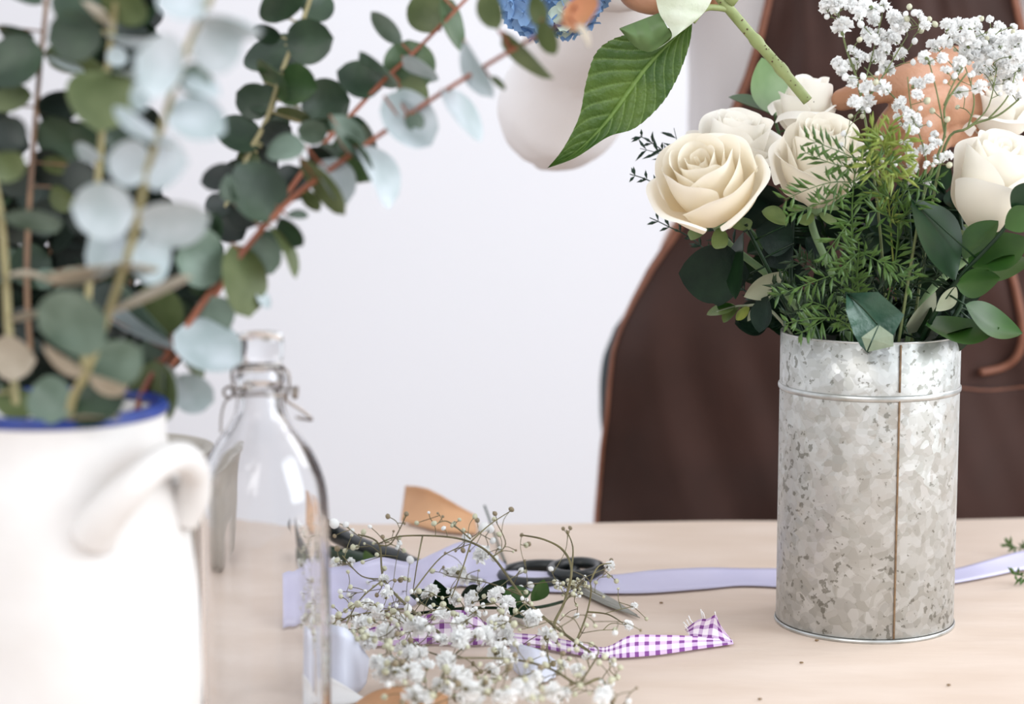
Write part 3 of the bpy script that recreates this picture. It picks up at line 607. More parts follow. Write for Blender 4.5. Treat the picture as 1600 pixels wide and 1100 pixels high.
# ------------------------------------------------------------------ broad leaves in the can
random.seed(21)
CANG = 'leafy sprigs in the metal can'
def sprig(label, pts, r, matl, leaves, name='leafy_sprig', cat='foliage', group=CANG):
    w3 = [P(x, y, Y) for x, y, Y in pts]; root = empty(name, w3[0], label, cat, group)
    c = catmull(w3, 6); b = MB(); b.tube(c, [lerp(r, r * .6, i / (len(c) - 1)) for i in range(len(c))], 8); b.build('stem', matl, root)
    for (bx, by, tx, ty, wd, mt, dz, kw) in leaves:
        d, Y, nx, ny = depth_on(pts, bx, by)
        px_leaf(root, (bx, by), (tx, ty), wd, Y + dz * .001, M[mt], nu=8, nv=14, **kw)
        if d > 4: q = MB(); q.tube([P(nx, ny, Y), P(bx, by, Y + dz * .001)], .0007, 5); q.build('petiole', matl, root)
    return root
sprig('sprig of glossy green leaves rising out of the can towards the right edge', [(1420, 600, 1.49), (1445, 520, 1.47), (1494, 440, 1.46), (1570, 356, 1.45), (1606, 285, 1.45)], .0020, M['gloss_dark'], [
    (1424, 312, 1493, 438, 66, 'gloss_dark', -6, dict(rr=.85, cup=.06, bend=.04, sgn=-1)),
    (1494, 445, 1563, 434, 46, 'gloss', 0, dict(rr=.8, peak=.45, sgn=-1)),
    (1512, 415, 1606, 372, 62, 'gloss', 8, dict(rr=.8, sgn=1)),
    (1505, 405, 1560, 345, 40, 'gloss', 12, dict(rr=.8)),
    (1520, 430, 1612, 408, 36, 'gloss', 14, dict(rr=.8)),
    (1570, 356, 1614, 326, 42, 'gloss', -3, dict(rr=.8)),
    (1582, 330, 1612, 285, 40, 'gloss_dark', -4, dict(rr=.8)),
    (1446, 508, 1562, 512, 40, 'gloss', -8, dict(rr=.8, bend=-.12, cup=.05, sgn=-1, peak=.4)),
    (1508, 476, 1598, 521, 46, 'gloss', -4, dict(rr=.8, bend=-.10, cup=.03, sgn=-1)),
    (1434, 540, 1456, 480, 32, 'gloss_dark', 4, dict(rr=.8)), (1440, 538, 1528, 512, 32, 'gloss_dark', 3, dict(rr=.8)),
    (1412, 522, 1462, 456, 30, 'leaf_pale', 5, dict(rr=.8)), (1494, 448, 1462, 486, 26, 'leaf_pale', 0, dict(rr=.8))])
sprig('rose leaves with dark blades hanging left below the large open rose', [(1290, 600, 1.50), (1240, 500, 1.49), (1205, 430, 1.49), (1165, 350, 1.49)], .0020, M['gloss_dark'], [
    (1172, 428, 1060, 427, 96, 'rose_leaf', 4, dict(rr=.75, peak=.5, serr=.12, cup=.02, bend=.02)),
    (1162, 362, 1149, 468, 24, 'gloss_dark', -10, dict(rr=.8, serr=.1)),
    (1224, 424, 1162, 464, 34, 'leaf_pale', -4, dict(rr=.9)),
    (1200, 462, 1186, 520, 32, 'rose_leaf', -2, dict(rr=.8)),
    (1230, 350, 1190, 330, 24, 'sepal', 0, dict()), (1240, 380, 1180, 360, 60, 'rose_leaf', 14, dict(rr=.8)), (1230, 420, 1200, 370, 50, 'rose_leaf', 16, dict(rr=.8))])
sprig('light green leaf pair standing behind the white roses', [(1330, 600, 1.55), (1270, 400, 1.60), (1212, 190, 1.62)], .0018, M['gloss'], [
    (1212, 182, 1190, 90, 58, 'gloss_light', 0, dict(rr=.75, sgn=1)), (1210, 178, 1138, 152, 16, 'gloss', -2, dict(rr=.8)), (1240, 200, 1290, 130, 30, 'gloss', 6, dict())])
sprig('small yellow green leaf buds poking out at the lower left of the bouquet', [(1290, 600, 1.53), (1210, 490, 1.53), (1160, 478, 1.53), (1120, 488, 1.53)], .0012, M['leaf_pale'], [
    (1150, 478, 1104, 492, 18, 'sepal', 0, dict()), (1150, 480, 1120, 478, 14, 'gloss', 0, dict()), (1155, 480, 1130, 504, 16, 'sepal', 0, dict()), (1170, 478, 1150, 500, 14, 'fern_light', 0, dict()), (1180, 478, 1168, 502, 10, 'leaf_pale', 0, dict())])
# torn leaf hanging over the rim
LY = 1.432
def flatpoly(b, pts, Y, bulge=0):
    vs = [P(x, y, Y + d) for x, y, d in pts]; b.add(vs, [tuple(range(len(vs)))])
tl = empty('torn_rose_leaf', P(1370, 470, LY), 'dark teal rose leaf with a folded torn tip hanging over the can rim', 'leaf')
mid = [(1322, 458), (1346, 480), (1370, 506), (1366, 528), (1356, 552)]
lft = [(1322, 458), (1322, 486), (1333, 520), (1344, 540), (1356, 552)]
rgt = [(1322, 458), (1372, 456), (1413, 492), (1396, 524), (1356, 552)]
def tlf(u, v):
    k = v * 4; i = min(int(k), 3); t = k - i
    L_ = [lerp(lft[i][j], lft[i + 1][j], t) for j in (0, 1)]; Md = [lerp(mid[i][j], mid[i + 1][j], t) for j in (0, 1)]; R_ = [lerp(rgt[i][j], rgt[i + 1][j], t) for j in (0, 1)]
    q = u * 2; A, B_, tt = (L_, Md, q) if q < 1 else (Md, R_, q - 1)
    s = abs(u - .5) * 2
    return P(lerp(A[0], B_[0], tt), lerp(A[1], B_[1], tt), LY - .006 * s + .004 * math.sin(v * PI) - .0015 * abs(math.sin(v * 14)) * s)
b = MB(); b.grid(tlf, 10, 24); b.build('blade', M['torn_leaf'], tl, fix=False)
b = MB(); b.add([P(1372, 508, LY - .006), P(1346, 527, LY - .010), P(1354, 549, LY - .007), P(1362, 530, LY - .009)], [(0, 1, 3), (1, 2, 3)]); b.add([P(1374, 508, LY - .006), P(1364, 531, LY - .009), P(1356, 550, LY - .007), P(1396, 541, LY - .008), P(1396, 524, LY - .008)], [(0, 1, 2, 3, 4)])
b.build('folded_underside', mat('torn leaf underside', sc(112, 126, 104), .55, var=sc(132, 142, 120), scale=80, bump=.3, bscale=220), tl, smooth=False, fix=False)
b = MB(); b.tube(catmull([P(1326, 461, LY - .001), P(1350, 483, LY - .001), P(1371, 507, LY - .002)], 5), .0006, 5); b.tube(catmull([P(1322, 458, LY), P(1330, 480, LY + .03), P(1345, 560, LY + .06)], 6), .0012, 6); b.build('stem', M['gloss_dark'], tl)
# dark filling leaves inside the bouquet
random.seed(31)
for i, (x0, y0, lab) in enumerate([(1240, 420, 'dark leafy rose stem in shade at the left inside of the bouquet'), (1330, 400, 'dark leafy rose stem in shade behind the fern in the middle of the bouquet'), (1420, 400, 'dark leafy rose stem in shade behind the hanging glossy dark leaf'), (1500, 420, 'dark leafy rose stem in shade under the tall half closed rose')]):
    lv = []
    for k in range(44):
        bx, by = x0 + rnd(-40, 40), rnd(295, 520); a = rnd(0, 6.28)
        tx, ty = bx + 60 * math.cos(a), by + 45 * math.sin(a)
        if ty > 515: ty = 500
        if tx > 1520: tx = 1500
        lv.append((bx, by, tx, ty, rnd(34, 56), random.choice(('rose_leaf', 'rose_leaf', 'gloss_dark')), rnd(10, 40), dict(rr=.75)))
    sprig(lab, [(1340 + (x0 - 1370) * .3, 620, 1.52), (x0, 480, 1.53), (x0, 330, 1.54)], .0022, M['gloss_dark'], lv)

# ------------------------------------------------------------------ asparagus fern
def fern(label, pts, needle, matl, sub=None, seed=0, dens=1.0, spread=1.1):
    random.seed(200 + seed); w3 = [P(x, y, Y) for x, y, Y in pts]; root = empty('asparagus_fern_spray', w3[0], label, 'fern', 'asparagus fern sprays in the bouquet')
    st = MB(); nd = MB()
    def run(c, r, first):
        st.tube(c, [lerp(r, r * .5, i / (len(c) - 1)) for i in range(len(c))], 5)
        L = sum((c[i + 1] - c[i]).length for i in range(len(c) - 1)); step = .0052 / dens; acc = 0; nxt = L * first
        for i in range(len(c) - 1):
            seg = (c[i + 1] - c[i]); sl = seg.length
            while nxt < acc + sl:
                p = c[i] + seg * ((nxt - acc) / sl); d = seg.normalized(); t = nxt / L
                for q in range(3):
                    o = d.orthogonal().normalized(); o = Matrix.Rotation(rnd(0, 2 * PI), 3, d) @ o
                    V = VIEW(p); o = (o - V * o.dot(V) * .6).normalized()
                    ln = needle * 1.22 * rnd(.7, 1.15) * (1 - .35 * max(0, t - .6) / .4)
                    e = p + (d * rnd(.5, .95) + o * spread * rnd(.7, 1.1)).normalized() * ln
                    m_ = p.lerp(e, .5) + d * ln * .05
                    sd = (e - p).cross(V).normalized() * .0011; nn = (e - p).cross(sd).normalized() * .0007
                    nd.add([p, m_ + sd, e, m_ - sd, m_ + nn, m_ - nn], [(0, 1, 4), (1, 2, 4), (2, 3, 4), (3, 0, 4), (1, 0, 5), (2, 1, 5), (3, 2, 5), (0, 3, 5)])
                nxt += step
            acc += sl
        return c
    main = catmull(w3, 8); run(main, .0007, .45 if sub else .3)
    for s in (sub or []):
        run(catmull([P(x, y, Y) for x, y, Y in s], 6), .00045, .12)
    st.build('stem', matl, root); nd.build('needles', matl, root, smooth=False, fix=False)
    return root
fl = M['fern']
fern('bright fern spray crossing the front of the middle cream rose', [(1345, 480, 1.47), (1333, 380, 1.455), (1332, 310, 1.445), (1340, 255, 1.435), (1362, 225, 1.43)], .0115, fl, [
    [(1340, 250, 1.435), (1315, 238, 1.43), (1290, 228, 1.43), (1262, 216, 1.43)], [(1334, 285, 1.44), (1300, 285, 1.435), (1265, 295, 1.43), (1226, 312, 1.43)],
    [(1336, 262, 1.437), (1310, 258, 1.432), (1285, 250, 1.43), (1258, 238, 1.43)], [(1336, 270, 1.437), (1365, 262, 1.43), (1395, 255, 1.43)], [(1333, 300, 1.44), (1300, 312, 1.43), (1262, 325, 1.43), (1230, 338, 1.43)]], seed=1)
fern('pale yellow green fern tip beside the fingers', [(1400, 470, 1.49), (1392, 360, 1.47), (1385, 270, 1.45), (1384, 222, 1.44), (1390, 196, 1.44)], .0135, M['fern_light'], [
    [(1384, 240, 1.44), (1365, 225, 1.435), (1345, 218, 1.43)], [(1384, 240, 1.44), (1405, 225, 1.435), (1420, 215, 1.43)], [(1384, 245, 1.44), (1400, 250, 1.43), (1418, 240, 1.43)], [(1384, 240, 1.44), (1375, 215, 1.43), (1362, 200, 1.43)], [(1386, 262, 1.44), (1360, 262, 1.43), (1345, 250, 1.43)], [(1386, 262, 1.44), (1404, 275, 1.43), (1420, 270, 1.43)]], seed=2, dens=1.3, spread=1.0)
fern('fern spray right of the rose with many short green needles', [(1380, 500, 1.48), (1400, 400, 1.465), (1405, 330, 1.46), (1420, 275, 1.455)], .0115, fl, [
    [(1402, 350, 1.46), (1430, 320, 1.45), (1462, 305, 1.45)], [(1405, 320, 1.46), (1370, 300, 1.45), (1345, 300, 1.45)], [(1408, 300, 1.455), (1440, 285, 1.45), (1470, 280, 1.45)], [(1400, 345, 1.46), (1370, 330, 1.45), (1350, 335, 1.45)]], seed=3)
fern('fern spray hanging left in the shade under the middle rose', [(1330, 560, 1.48), (1332, 460, 1.455), (1330, 350, 1.45)], .011, fl, [
    [(1332, 340, 1.45), (1310, 370, 1.44), (1292, 395, 1.44), (1284, 412, 1.44)], [(1332, 420, 1.45), (1300, 430, 1.44), (1245, 450, 1.44), (1208, 464, 1.44)]], seed=4)
fern('fern spray fanning right above the torn leaf', [(1345, 560, 1.47), (1340, 440, 1.45), (1342, 380, 1.44)], .011, fl, [
    [(1341, 392, 1.44), (1372, 408, 1.43), (1400, 430, 1.43), (1420, 448, 1.43)], [(1372, 408, 1.43), (1400, 412, 1.43), (1436, 432, 1.43)], [(1341, 395, 1.44), (1325, 410, 1.435), (1312, 420, 1.43)]], seed=5)
fern('low fern spray lying just above the left side of the can rim', [(1360, 560, 1.475), (1320, 505, 1.445), (1275, 497, 1.435), (1226, 506, 1.435)], .010, fl, [
    [(1290, 498, 1.44), (1262, 515, 1.435), (1242, 522, 1.435)], [(1300, 500, 1.44), (1290, 480, 1.44), (1262, 470, 1.44)]], seed=6)
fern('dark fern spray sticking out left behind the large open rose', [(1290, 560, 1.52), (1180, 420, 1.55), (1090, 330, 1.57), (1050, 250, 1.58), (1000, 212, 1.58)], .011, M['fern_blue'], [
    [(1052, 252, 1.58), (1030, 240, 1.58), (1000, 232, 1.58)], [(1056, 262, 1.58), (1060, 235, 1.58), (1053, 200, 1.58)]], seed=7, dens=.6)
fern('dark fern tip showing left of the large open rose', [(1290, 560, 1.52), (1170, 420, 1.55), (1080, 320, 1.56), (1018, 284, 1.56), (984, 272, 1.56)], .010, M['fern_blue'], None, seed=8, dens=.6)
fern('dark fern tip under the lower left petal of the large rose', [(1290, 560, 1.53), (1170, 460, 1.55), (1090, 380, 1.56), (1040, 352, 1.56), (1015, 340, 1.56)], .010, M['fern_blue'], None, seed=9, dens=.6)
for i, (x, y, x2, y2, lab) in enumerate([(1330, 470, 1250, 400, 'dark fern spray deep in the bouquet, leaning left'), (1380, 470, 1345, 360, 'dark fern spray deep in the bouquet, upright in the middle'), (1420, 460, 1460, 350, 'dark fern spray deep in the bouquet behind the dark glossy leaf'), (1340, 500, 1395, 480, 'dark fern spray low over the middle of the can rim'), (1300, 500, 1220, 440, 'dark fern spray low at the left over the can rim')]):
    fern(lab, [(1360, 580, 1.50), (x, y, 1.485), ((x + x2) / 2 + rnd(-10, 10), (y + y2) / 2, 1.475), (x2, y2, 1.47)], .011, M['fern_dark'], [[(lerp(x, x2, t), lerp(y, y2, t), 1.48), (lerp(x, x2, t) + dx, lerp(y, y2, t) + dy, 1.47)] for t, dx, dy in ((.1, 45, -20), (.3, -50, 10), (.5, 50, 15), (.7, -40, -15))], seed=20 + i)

# ------------------------------------------------------------------ gypsophila
random.seed(77)
def gyp_mesh(seed):
    random.seed(seed); b = MB()
    b.ball((0, 0, 0), .45, 8, 6)
    for k in range(40):
        d = Vector((rnd(-1, 1), rnd(-1, 1), rnd(-.5, 1))).normalized(); o = d.orthogonal().normalized(); o = Matrix.Rotation(rnd(0, 6.28), 3, d) @ o; s = d.cross(o)
        rr = rnd(.78, 1.05); wd = rnd(.30, .45)
        def f(u, v): a = (2 * u - 1); return d * (.30 + (rr - .3) * v) + o * (a * wd * math.sin(min(1, v * 1.2) * PI / 2)) + s * (.22 * v * v + .12 * a * a + .06 * math.sin(a * 9) * v)
        b.grid(f, 4, 3)
    me = bpy.data.meshes.new('gypsophila flower'); me.from_pydata(b.v, [], b.f); me.polygons.foreach_set('use_smooth', [True] * len(me.polygons)); me.materials.append(M['gyp']); return me
def bud_mesh(m):
    b = MB(); b.ball((0, 0, 0), 1, 8, 6, (1, 1, 1.15)); b.ball((0, 0, .95), .35, 6, 4)
    me = bpy.data.meshes.new('gypsophila bud'); me.from_pydata(b.v, [], b.f); me.polygons.foreach_set('use_smooth', [True] * len(me.polygons)); me.materials.append(m); return me
GM = [gyp_mesh(i) for i in range(4)]; BM_ = [bud_mesh(M['gyp']), bud_mesh(M['gyp_bud']), bud_mesh(M['gyp_dry'])]
def inst(name, me, parent, loc, s):
    o = bpy.data.objects.new(name, me); COL.objects.link(o); o.parent = parent; o.location = Vector(loc) - wloc(parent)
    o.rotation_euler = (rnd(-1, 1), rnd(-1, 1), rnd(0, 6)); o.scale = (s, s, s * rnd(.85, 1.05)); return o
def gyp_spray(label, skel, flowers, buds, group, stem='gyp_stem', r=.0011, cat='gypsophila', name='gypsophila_spray', zmin=None):
    """skel: list of 3D polylines; flowers: (pos, radius); buds: (pos, radius, kind)"""
    root = empty(name, skel[0][0], label, cat, group)
    st = MB(); nodes = []
    for j, pl in enumerate(skel):
        c = catmull(pl, 6); rr = r if j == 0 else r * .6
        st.tube(c, [lerp(rr, rr * .5, i / (len(c) - 1)) for i in range(len(c))], 6); nodes += [(p, i / len(c)) for i, p in enumerate(c)]
    items = [(Vector(f[0]), f[1], -1) for f in flowers] + [(Vector(x[0]), x[1], x[2]) for x in buds]
    base = Vector(skel[0][0]); items.sort(key=lambda q: (q[0] - base).length)
    twig = [n_ for n_ in nodes]
    for p, rad, kind in items:
        # join to the nearest node that lies nearer the base
        best = min(twig, key=lambda q: (q[0] - p).length + (.03 if (q[0] - base).length > (p - base).length - .002 else 0) + (.012 if (q[0] - p).length < .006 else 0))
        a = best[0]; v = p - a; m_ = a.lerp(p, .5) + Vector((rnd(-1, 1), rnd(-1, 1), rnd(-.3, 1))) * v.length * .12
        if zmin: m_.z = max(m_.z, zmin)
        c = catmull([a, m_, p], 4); st.tube(c, .00032, 4); twig.append((c[3], 1)); twig.append((c[5], 1))
        if kind == -1:
            d = (p - m_).normalized(); st.ball(p - d * rad * .75, rad * .35, 6, 4)
    st.build('stem', M[stem], root, fix=False)
    for p, rad, kind in items:
        inst('flower' if kind == -1 else 'bud', random.choice(GM) if kind == -1 else BM_[kind], root, p, rad * (1.28 if kind == -1 else 1.1))
    return root
# sprays standing in the bouquet
random.seed(81)
m150 = mpp(1.5)
def fp(lst, Y, dY=.02): return [(P(x, y, Y + rnd(-dY, dY)), r * mpp(Y) * 1.0) for x, y, r in lst]
topA = [(1316, 42, 13), (1300, 5, 12), (1290, 10, 9), (1312, 8, 10), (1330, 8, 9), (1342, 22, 9), (1352, 12, 11), (1362, 14, 10), (1364, 30, 9), (1384, 9, 8), (1397, 26, 9), (1402, 36, 10), (1410, 42, 10), (1435, 24, 7), (1446, 40, 7), (1355, 52, 8), (1362, 62, 9), (1374, 52, 8), (1380, 58, 7), (1396, 54, 9), (1398, 62, 8), (1340, 86, 8), (1348, 90, 8), (1310, 100, 9), (1316, 104, 8), (1333, 100, 9), (1330, 78, 6), (1381, 76, 9), (1372, 90, 10), (1360, 90, 6), (1407, 86, 9), (1386, 108, 10), (1330, 128, 8), (1313, 115, 6)]
topB = [(1355, 137, 11), (1380, 137, 11), (1336, 160, 11), (1358, 158, 10), (1349, 168, 7), (1433, 132, 11), (1433, 148, 9), (1407, 160, 9), (1402, 166, 8), (1415, 172, 6), (1420, 180, 9), (1430, 186, 9), (1432, 196, 8), (1424, 204, 8), (1418, 196, 7), (1401, 183, 6), (1502, 145, 11), (1531, 137, 11), (1499, 97, 10), (1496, 106, 9), (1472, 91, 9), (1478, 110, 8), (1445, 89, 10), (1451, 97, 9), (1452, 123, 8), (1425, 240, 9), (1444, 235, 9), (1468, 248, 9), (1465, 224, 7), (1425, 262, 10), (1448, 258, 6), (1460, 210, 6), (1405, 250, 6), (1482, 243, 7), (1420, 225, 7), (1424, 283, 6), (1448, 285, 6), (1456, 230, 6)]
topC = [(1480, 40, 9), (1487, 44, 8), (1497, 38, 9), (1506, 40, 8), (1515, 40, 7), (1523, 34, 6), (1528, 42, 6), (1547, 30, 5), (1560, 40, 6), (1566, 44, 5), (1584, 42, 5), (1478, 66, 9), (1470, 66, 7), (1458, 72, 9), (1500, 62, 9), (1512, 58, 10), (1520, 70, 10), (1530, 60, 10), (1538, 72, 10), (1548, 64, 10), (1556, 56, 10), (1566, 68, 10), (1574, 58, 10), (1584, 66, 11), (1594, 60, 10), (1510, 84, 10), (1524, 90, 10), (1536, 96, 10), (1544, 84, 10), (1556, 92, 11), (1566, 84, 10), (1576, 100, 12), (1586, 88, 10), (1598, 84, 11), (1528, 108, 9), (1544, 112, 10), (1560, 112, 10), (1570, 122, 10), (1584, 120, 10), (1596, 108, 10), (1530, 78, 9), (1600, 70, 10), (1590, 76, 8), (1553, 132, 9), (1578, 138, 8), (1596, 150, 7), (1490, 52, 6), (1508, 72, 8)]
def rb(x0, y0, x1, y1, n, r0, r1, kinds=(0, 0, 1)): return [(rnd(x0, x1), rnd(y0, y1), rnd(r0, r1), random.choice(kinds)) for _ in range(n)]
def bp_(lst, Y, dY=.02): return [(P(x, y, Y + rnd(-dY, dY)), r * mpp(Y), k) for x, y, r, k in lst]
GG = 'gypsophila sprays in the bouquet'
gyp_spray('gypsophila spray of round white flowers standing highest, against the dark apron', [[P(1390, 560, 1.51), P(1372, 330, 1.50), P(1345, 150, 1.49), P(1322, 75, 1.49), P(1310, 20, 1.49)], [P(1345, 150, 1.49), P(1362, 90, 1.49), P(1378, 25, 1.49)], [P(1350, 165, 1.49), P(1385, 110, 1.49), P(1418, 55, 1.49)]],
          fp(topA, 1.49), bp_([(1292, 26, 4, 0), (1345, 38, 5, 0), (1343, 62, 4, 1), (1415, 22, 4, 0), (1417, 30, 4, 1), (1452, 30, 4, 1), (1461, 38, 4, 1), (1346, 38, 4, 0)] + rb(1290, 0, 1450, 110, 16, 3, 5), 1.49), GG, stem='gyp_green')
gyp_spray('gypsophila spray spreading in front of the bare hand', [[P(1400, 560, 1.47), P(1440, 320, 1.46), P(1475, 215, 1.455), P(1477, 165, 1.45), P(1510, 115, 1.45)], [P(1440, 320, 1.46), P(1447, 250, 1.455), P(1425, 175, 1.45), P(1418, 120, 1.45)], [P(1477, 215, 1.455), P(1465, 150, 1.45), P(1450, 90, 1.45)], [P(1425, 175, 1.45), P(1395, 150, 1.45), P(1350, 105, 1.45)], [P(1475, 165, 1.45), P(1490, 130, 1.45), P(1508, 100, 1.45)]],
          fp([(x, y, r * .86) for x, y, r in topB], 1.45, .012), bp_(rb(1300, 110, 1500, 290, 34, 3, 5), 1.45, .012), GG, stem='gyp_green')
gyp_spray('dense gypsophila spray in the upper right corner of the bouquet', [[P(1420, 560, 1.49), P(1470, 250, 1.48), P(1512, 200, 1.475), P(1560, 180, 1.47), P(1598, 150, 1.47)], [P(1512, 200, 1.475), P(1522, 155, 1.47), P(1505, 95, 1.47)], [P(1545, 185, 1.47), P(1575, 150, 1.47), P(1590, 100, 1.48)], [P(1512, 200, 1.475), P(1545, 165, 1.475), P(1560, 90, 1.48)]],
          fp(topC, 1.49, .03), bp_(rb(1490, 25, 1600, 170, 30, 3, 5), 1.48), GG, stem='gyp_green')

# sprays lying on the table
random.seed(91)
def gY(x, y, h):
    g = G(x, y, TZ + h); return g if g.y < 1.54 else P(x, y, 1.54 + rnd(-.03, .02))
tf = [(715, 895, 12), (725, 905, 10), (703, 897, 9), (753, 868, 12), (675, 925, 10), (667, 930, 8), (701, 933, 12), (712, 936, 9), (738, 935, 10), (734, 942, 8), (773, 930, 10), (790, 945, 12), (778, 925, 8), (833, 966, 12), (690, 960, 11), (650, 980, 14), (658, 978, 9), (626, 975, 10), (602, 990, 12), (720, 972, 11), (716, 975, 9), (718, 995, 13), (757, 994, 12), (748, 992, 8), (775, 975, 12), (786, 985, 12), (792, 995, 11), (776, 1000, 10), (855, 993, 12), (780, 1022, 14), (632, 1016, 12), (641, 1020, 9), (658, 1022, 9), (610, 1042, 12), (600, 1050, 13), (590, 1036, 10), (618, 1056, 12), (606, 1058, 9), (645, 1050, 12), (650, 1056, 8), (668, 1040, 8), (697, 1032, 11), (700, 1044, 10), (722, 1057, 12), (715, 1052, 9), (735, 1078, 11), (742, 1088, 12), (728, 1090, 10), (645, 1088, 12), (652, 1082, 9), (665, 1092, 9), (780, 1092, 10), (795, 1090, 9), (902, 1048, 9), (865, 1080, 10), (880, 1086, 10), (820, 1078, 12), (812, 1072, 9), (832, 1088, 9), (945, 1086, 10), (940, 1094, 9), (580, 967, 8), (574, 945, 8), (566, 975, 12), (575, 1000, 12), (565, 1008, 9), (600, 905, 7), (548, 878, 6), (525, 880, 8), (604, 928, 8), (880, 1040, 7), (840, 1058, 8), (700, 1075, 8), (685, 1070, 8), (768, 1048, 9), (758, 1070, 8), (800, 1030, 8), (690, 1000, 8), (672, 985, 7), (552, 965, 8), (535, 985, 8), (590, 960, 9), (545, 935, 7), (742, 960, 8)]
GT = 'gypsophila sprays lying on the kraft paper'
def on(lst, hs=(.012, .035)): return [(gY(x, y, rnd(*hs)), r * mpp(1.45)) for x, y, r in lst]
def onb(lst, hs=(.008, .04)): return [(gY(x, y, rnd(*hs)), r * mpp(1.45), k) for x, y, r, k in lst]
sel = lambda f: [t for t in tf if f(*t)]
Q = lambda x, y, h=.015: gY(x, y, h)
# left / arching spray
left = sel(lambda x, y, r: x < 640 and y < 1012); gyp_spray('wispy gypsophila spray against the lilac ribbon beside the glass bottle', [[Q(700, 1000), Q(640, 950, .02), Q(600, 905, .03), Q(592, 850, .05), Q(560, 835, .06)], [Q(640, 950, .02), Q(560, 960, .02), Q(520, 975, .02)], [Q(600, 905, .03), Q(565, 900, .03), Q(535, 868, .05)], [Q(592, 852, .05), Q(612, 848, .05), Q(635, 805, .06)], [Q(600, 905, .03), Q(560, 940, .03), Q(530, 1000, .02)]],
    on(left), onb([(606, 807, 4, 2), (635, 803, 4, 2), (578, 823, 3, 0), (540, 820, 5, 0), (550, 830, 4, 0), (522, 818, 8, 0), (624, 848, 4, 0), (641, 875, 6, 0), (615, 830, 2, 2), (632, 818, 2, 2)] + rb(518, 830, 640, 1000, 74, 2, 4.5, (0, 1, 1, 2)) + rb(518, 940, 640, 1012, 40, 3, 6, (0, 1, 1))), GT)
# main stem from upper middle to lower right
gyp_spray('main gypsophila spray arching over the scissors handles', [[Q(930, 1025, .012), Q(862, 975, .02), Q(815, 930, .03), Q(770, 870, .05), Q(735, 847, .06), Q(690, 838, .06), Q(625, 838, .06), Q(590, 850, .05)], [Q(735, 850, .06), Q(722, 890, .05), Q(705, 935, .03)], [Q(735, 847, .06), Q(765, 820, .07), Q(800, 797, .08)], [Q(770, 870, .05), Q(790, 850, .05), Q(775, 815, .06)], [Q(660, 838, .06), Q(652, 880, .05), Q(645, 925, .03)], [Q(815, 930, .03), Q(760, 910, .03), Q(700, 900, .03)], [Q(645, 925, .03), Q(690, 870, .05), Q(735, 850, .06)], [Q(735, 842, .06), Q(700, 815, .06), Q(680, 820, .06)]],
    on(sel(lambda x, y, r: x >= 640 and y < 985)), onb([(799, 796, 4, 2), (742, 807, 4, 1), (755, 824, 7, 0), (765, 826, 7, 0), (729, 841, 8, 0), (770, 845, 5, 0), (781, 858, 4, 0), (773, 872, 6, 0), (749, 909, 5, 0), (814, 891, 4, 0), (718, 812, 3, 1), (678, 818, 4, 1), (684, 802, 2, 2), (692, 807, 2, 2), (780, 835, 4, 1), (806, 860, 2, 2), (802, 862, 2, 1), (712, 861, 2, 2), (734, 861, 2, 2)] + rb(650, 800, 830, 905, 18, 2, 4, (0, 1, 2)) + rb(640, 920, 830, 985, 74, 2.5, 5, (0, 1, 1, 1))), GT, r=.0010)
gyp_spray('gypsophila spray with bare tips standing over the checked ribbon', [[Q(870, 1005, .01), Q(866, 975, .02), Q(882, 940, .03), Q(893, 892, .05), Q(880, 860, .06), Q(850, 843, .07), Q(815, 836, .07)], [Q(893, 892, .05), Q(895, 855, .06), Q(885, 828, .07)], [Q(897, 1010, .01), Q(918, 955, .02), Q(922, 910, .04), Q(895, 892, .04)], [Q(918, 956, .02), Q(950, 960, .02), Q(975, 975, .02)], [Q(922, 910, .04), Q(935, 885, .05), Q(955, 880, .05)], [Q(882, 940, .03), Q(900, 920, .03), Q(912, 905, .04)]],
    onb([(985, 977, 7, 0)])[:0] + [(gY(981, 977, .02), 7 * mpp(1.45)), (gY(991, 947, .02), 5 * mpp(1.45)), (gY(953, 884, .04), 7 * mpp(1.45))], onb([(815, 836, 3, 2), (880, 826, 3, 2), (891, 825, 3, 2), (887, 832, 3, 2), (822, 852, 4, 1), (826, 850, 4, 2), (820, 876, 2, 2), (861, 889, 4, 0), (829, 914, 5, 0), (814, 919, 5, 0), (904, 907, 3, 1), (901, 962, 4, 0), (961, 989, 4, 0), (955, 875, 3, 2), (963, 908, 4, 1), (966, 920, 2, 1), (930, 978, 3, 1), (1001, 985, 2, 2), (1010, 967, 3, 1), (961, 984, 4, 1), (931, 910, 3, 1)] + rb(865, 905, 920, 932, 30, 2, 3.5, (1, 1, 0)) + rb(840, 900, 960, 1000, 16, 2, 3.5, (0, 1))), GT, r=.0012)
gyp_spray('gypsophila spray heaped with white flowers at the bottom edge of the frame', [[Q(640, 1150, .01), Q(680, 1085, .015), Q(705, 1030, .02), Q(740, 1000, .03)], [Q(680, 1085, .015), Q(630, 1050, .02), Q(600, 1000, .02)], [Q(705, 1030, .02), Q(650, 1010, .02), Q(640, 985, .02)], [Q(700, 1060, .02), Q(740, 1080, .02), Q(790, 1092, .02)]],
    on(sel(lambda x, y, r: (x < 810 and y >= 985 and not (x < 640 and y < 1012)))), onb(rb(590, 990, 800, 1098, 84, 2.5, 5, (0, 1, 1, 2))), GT)
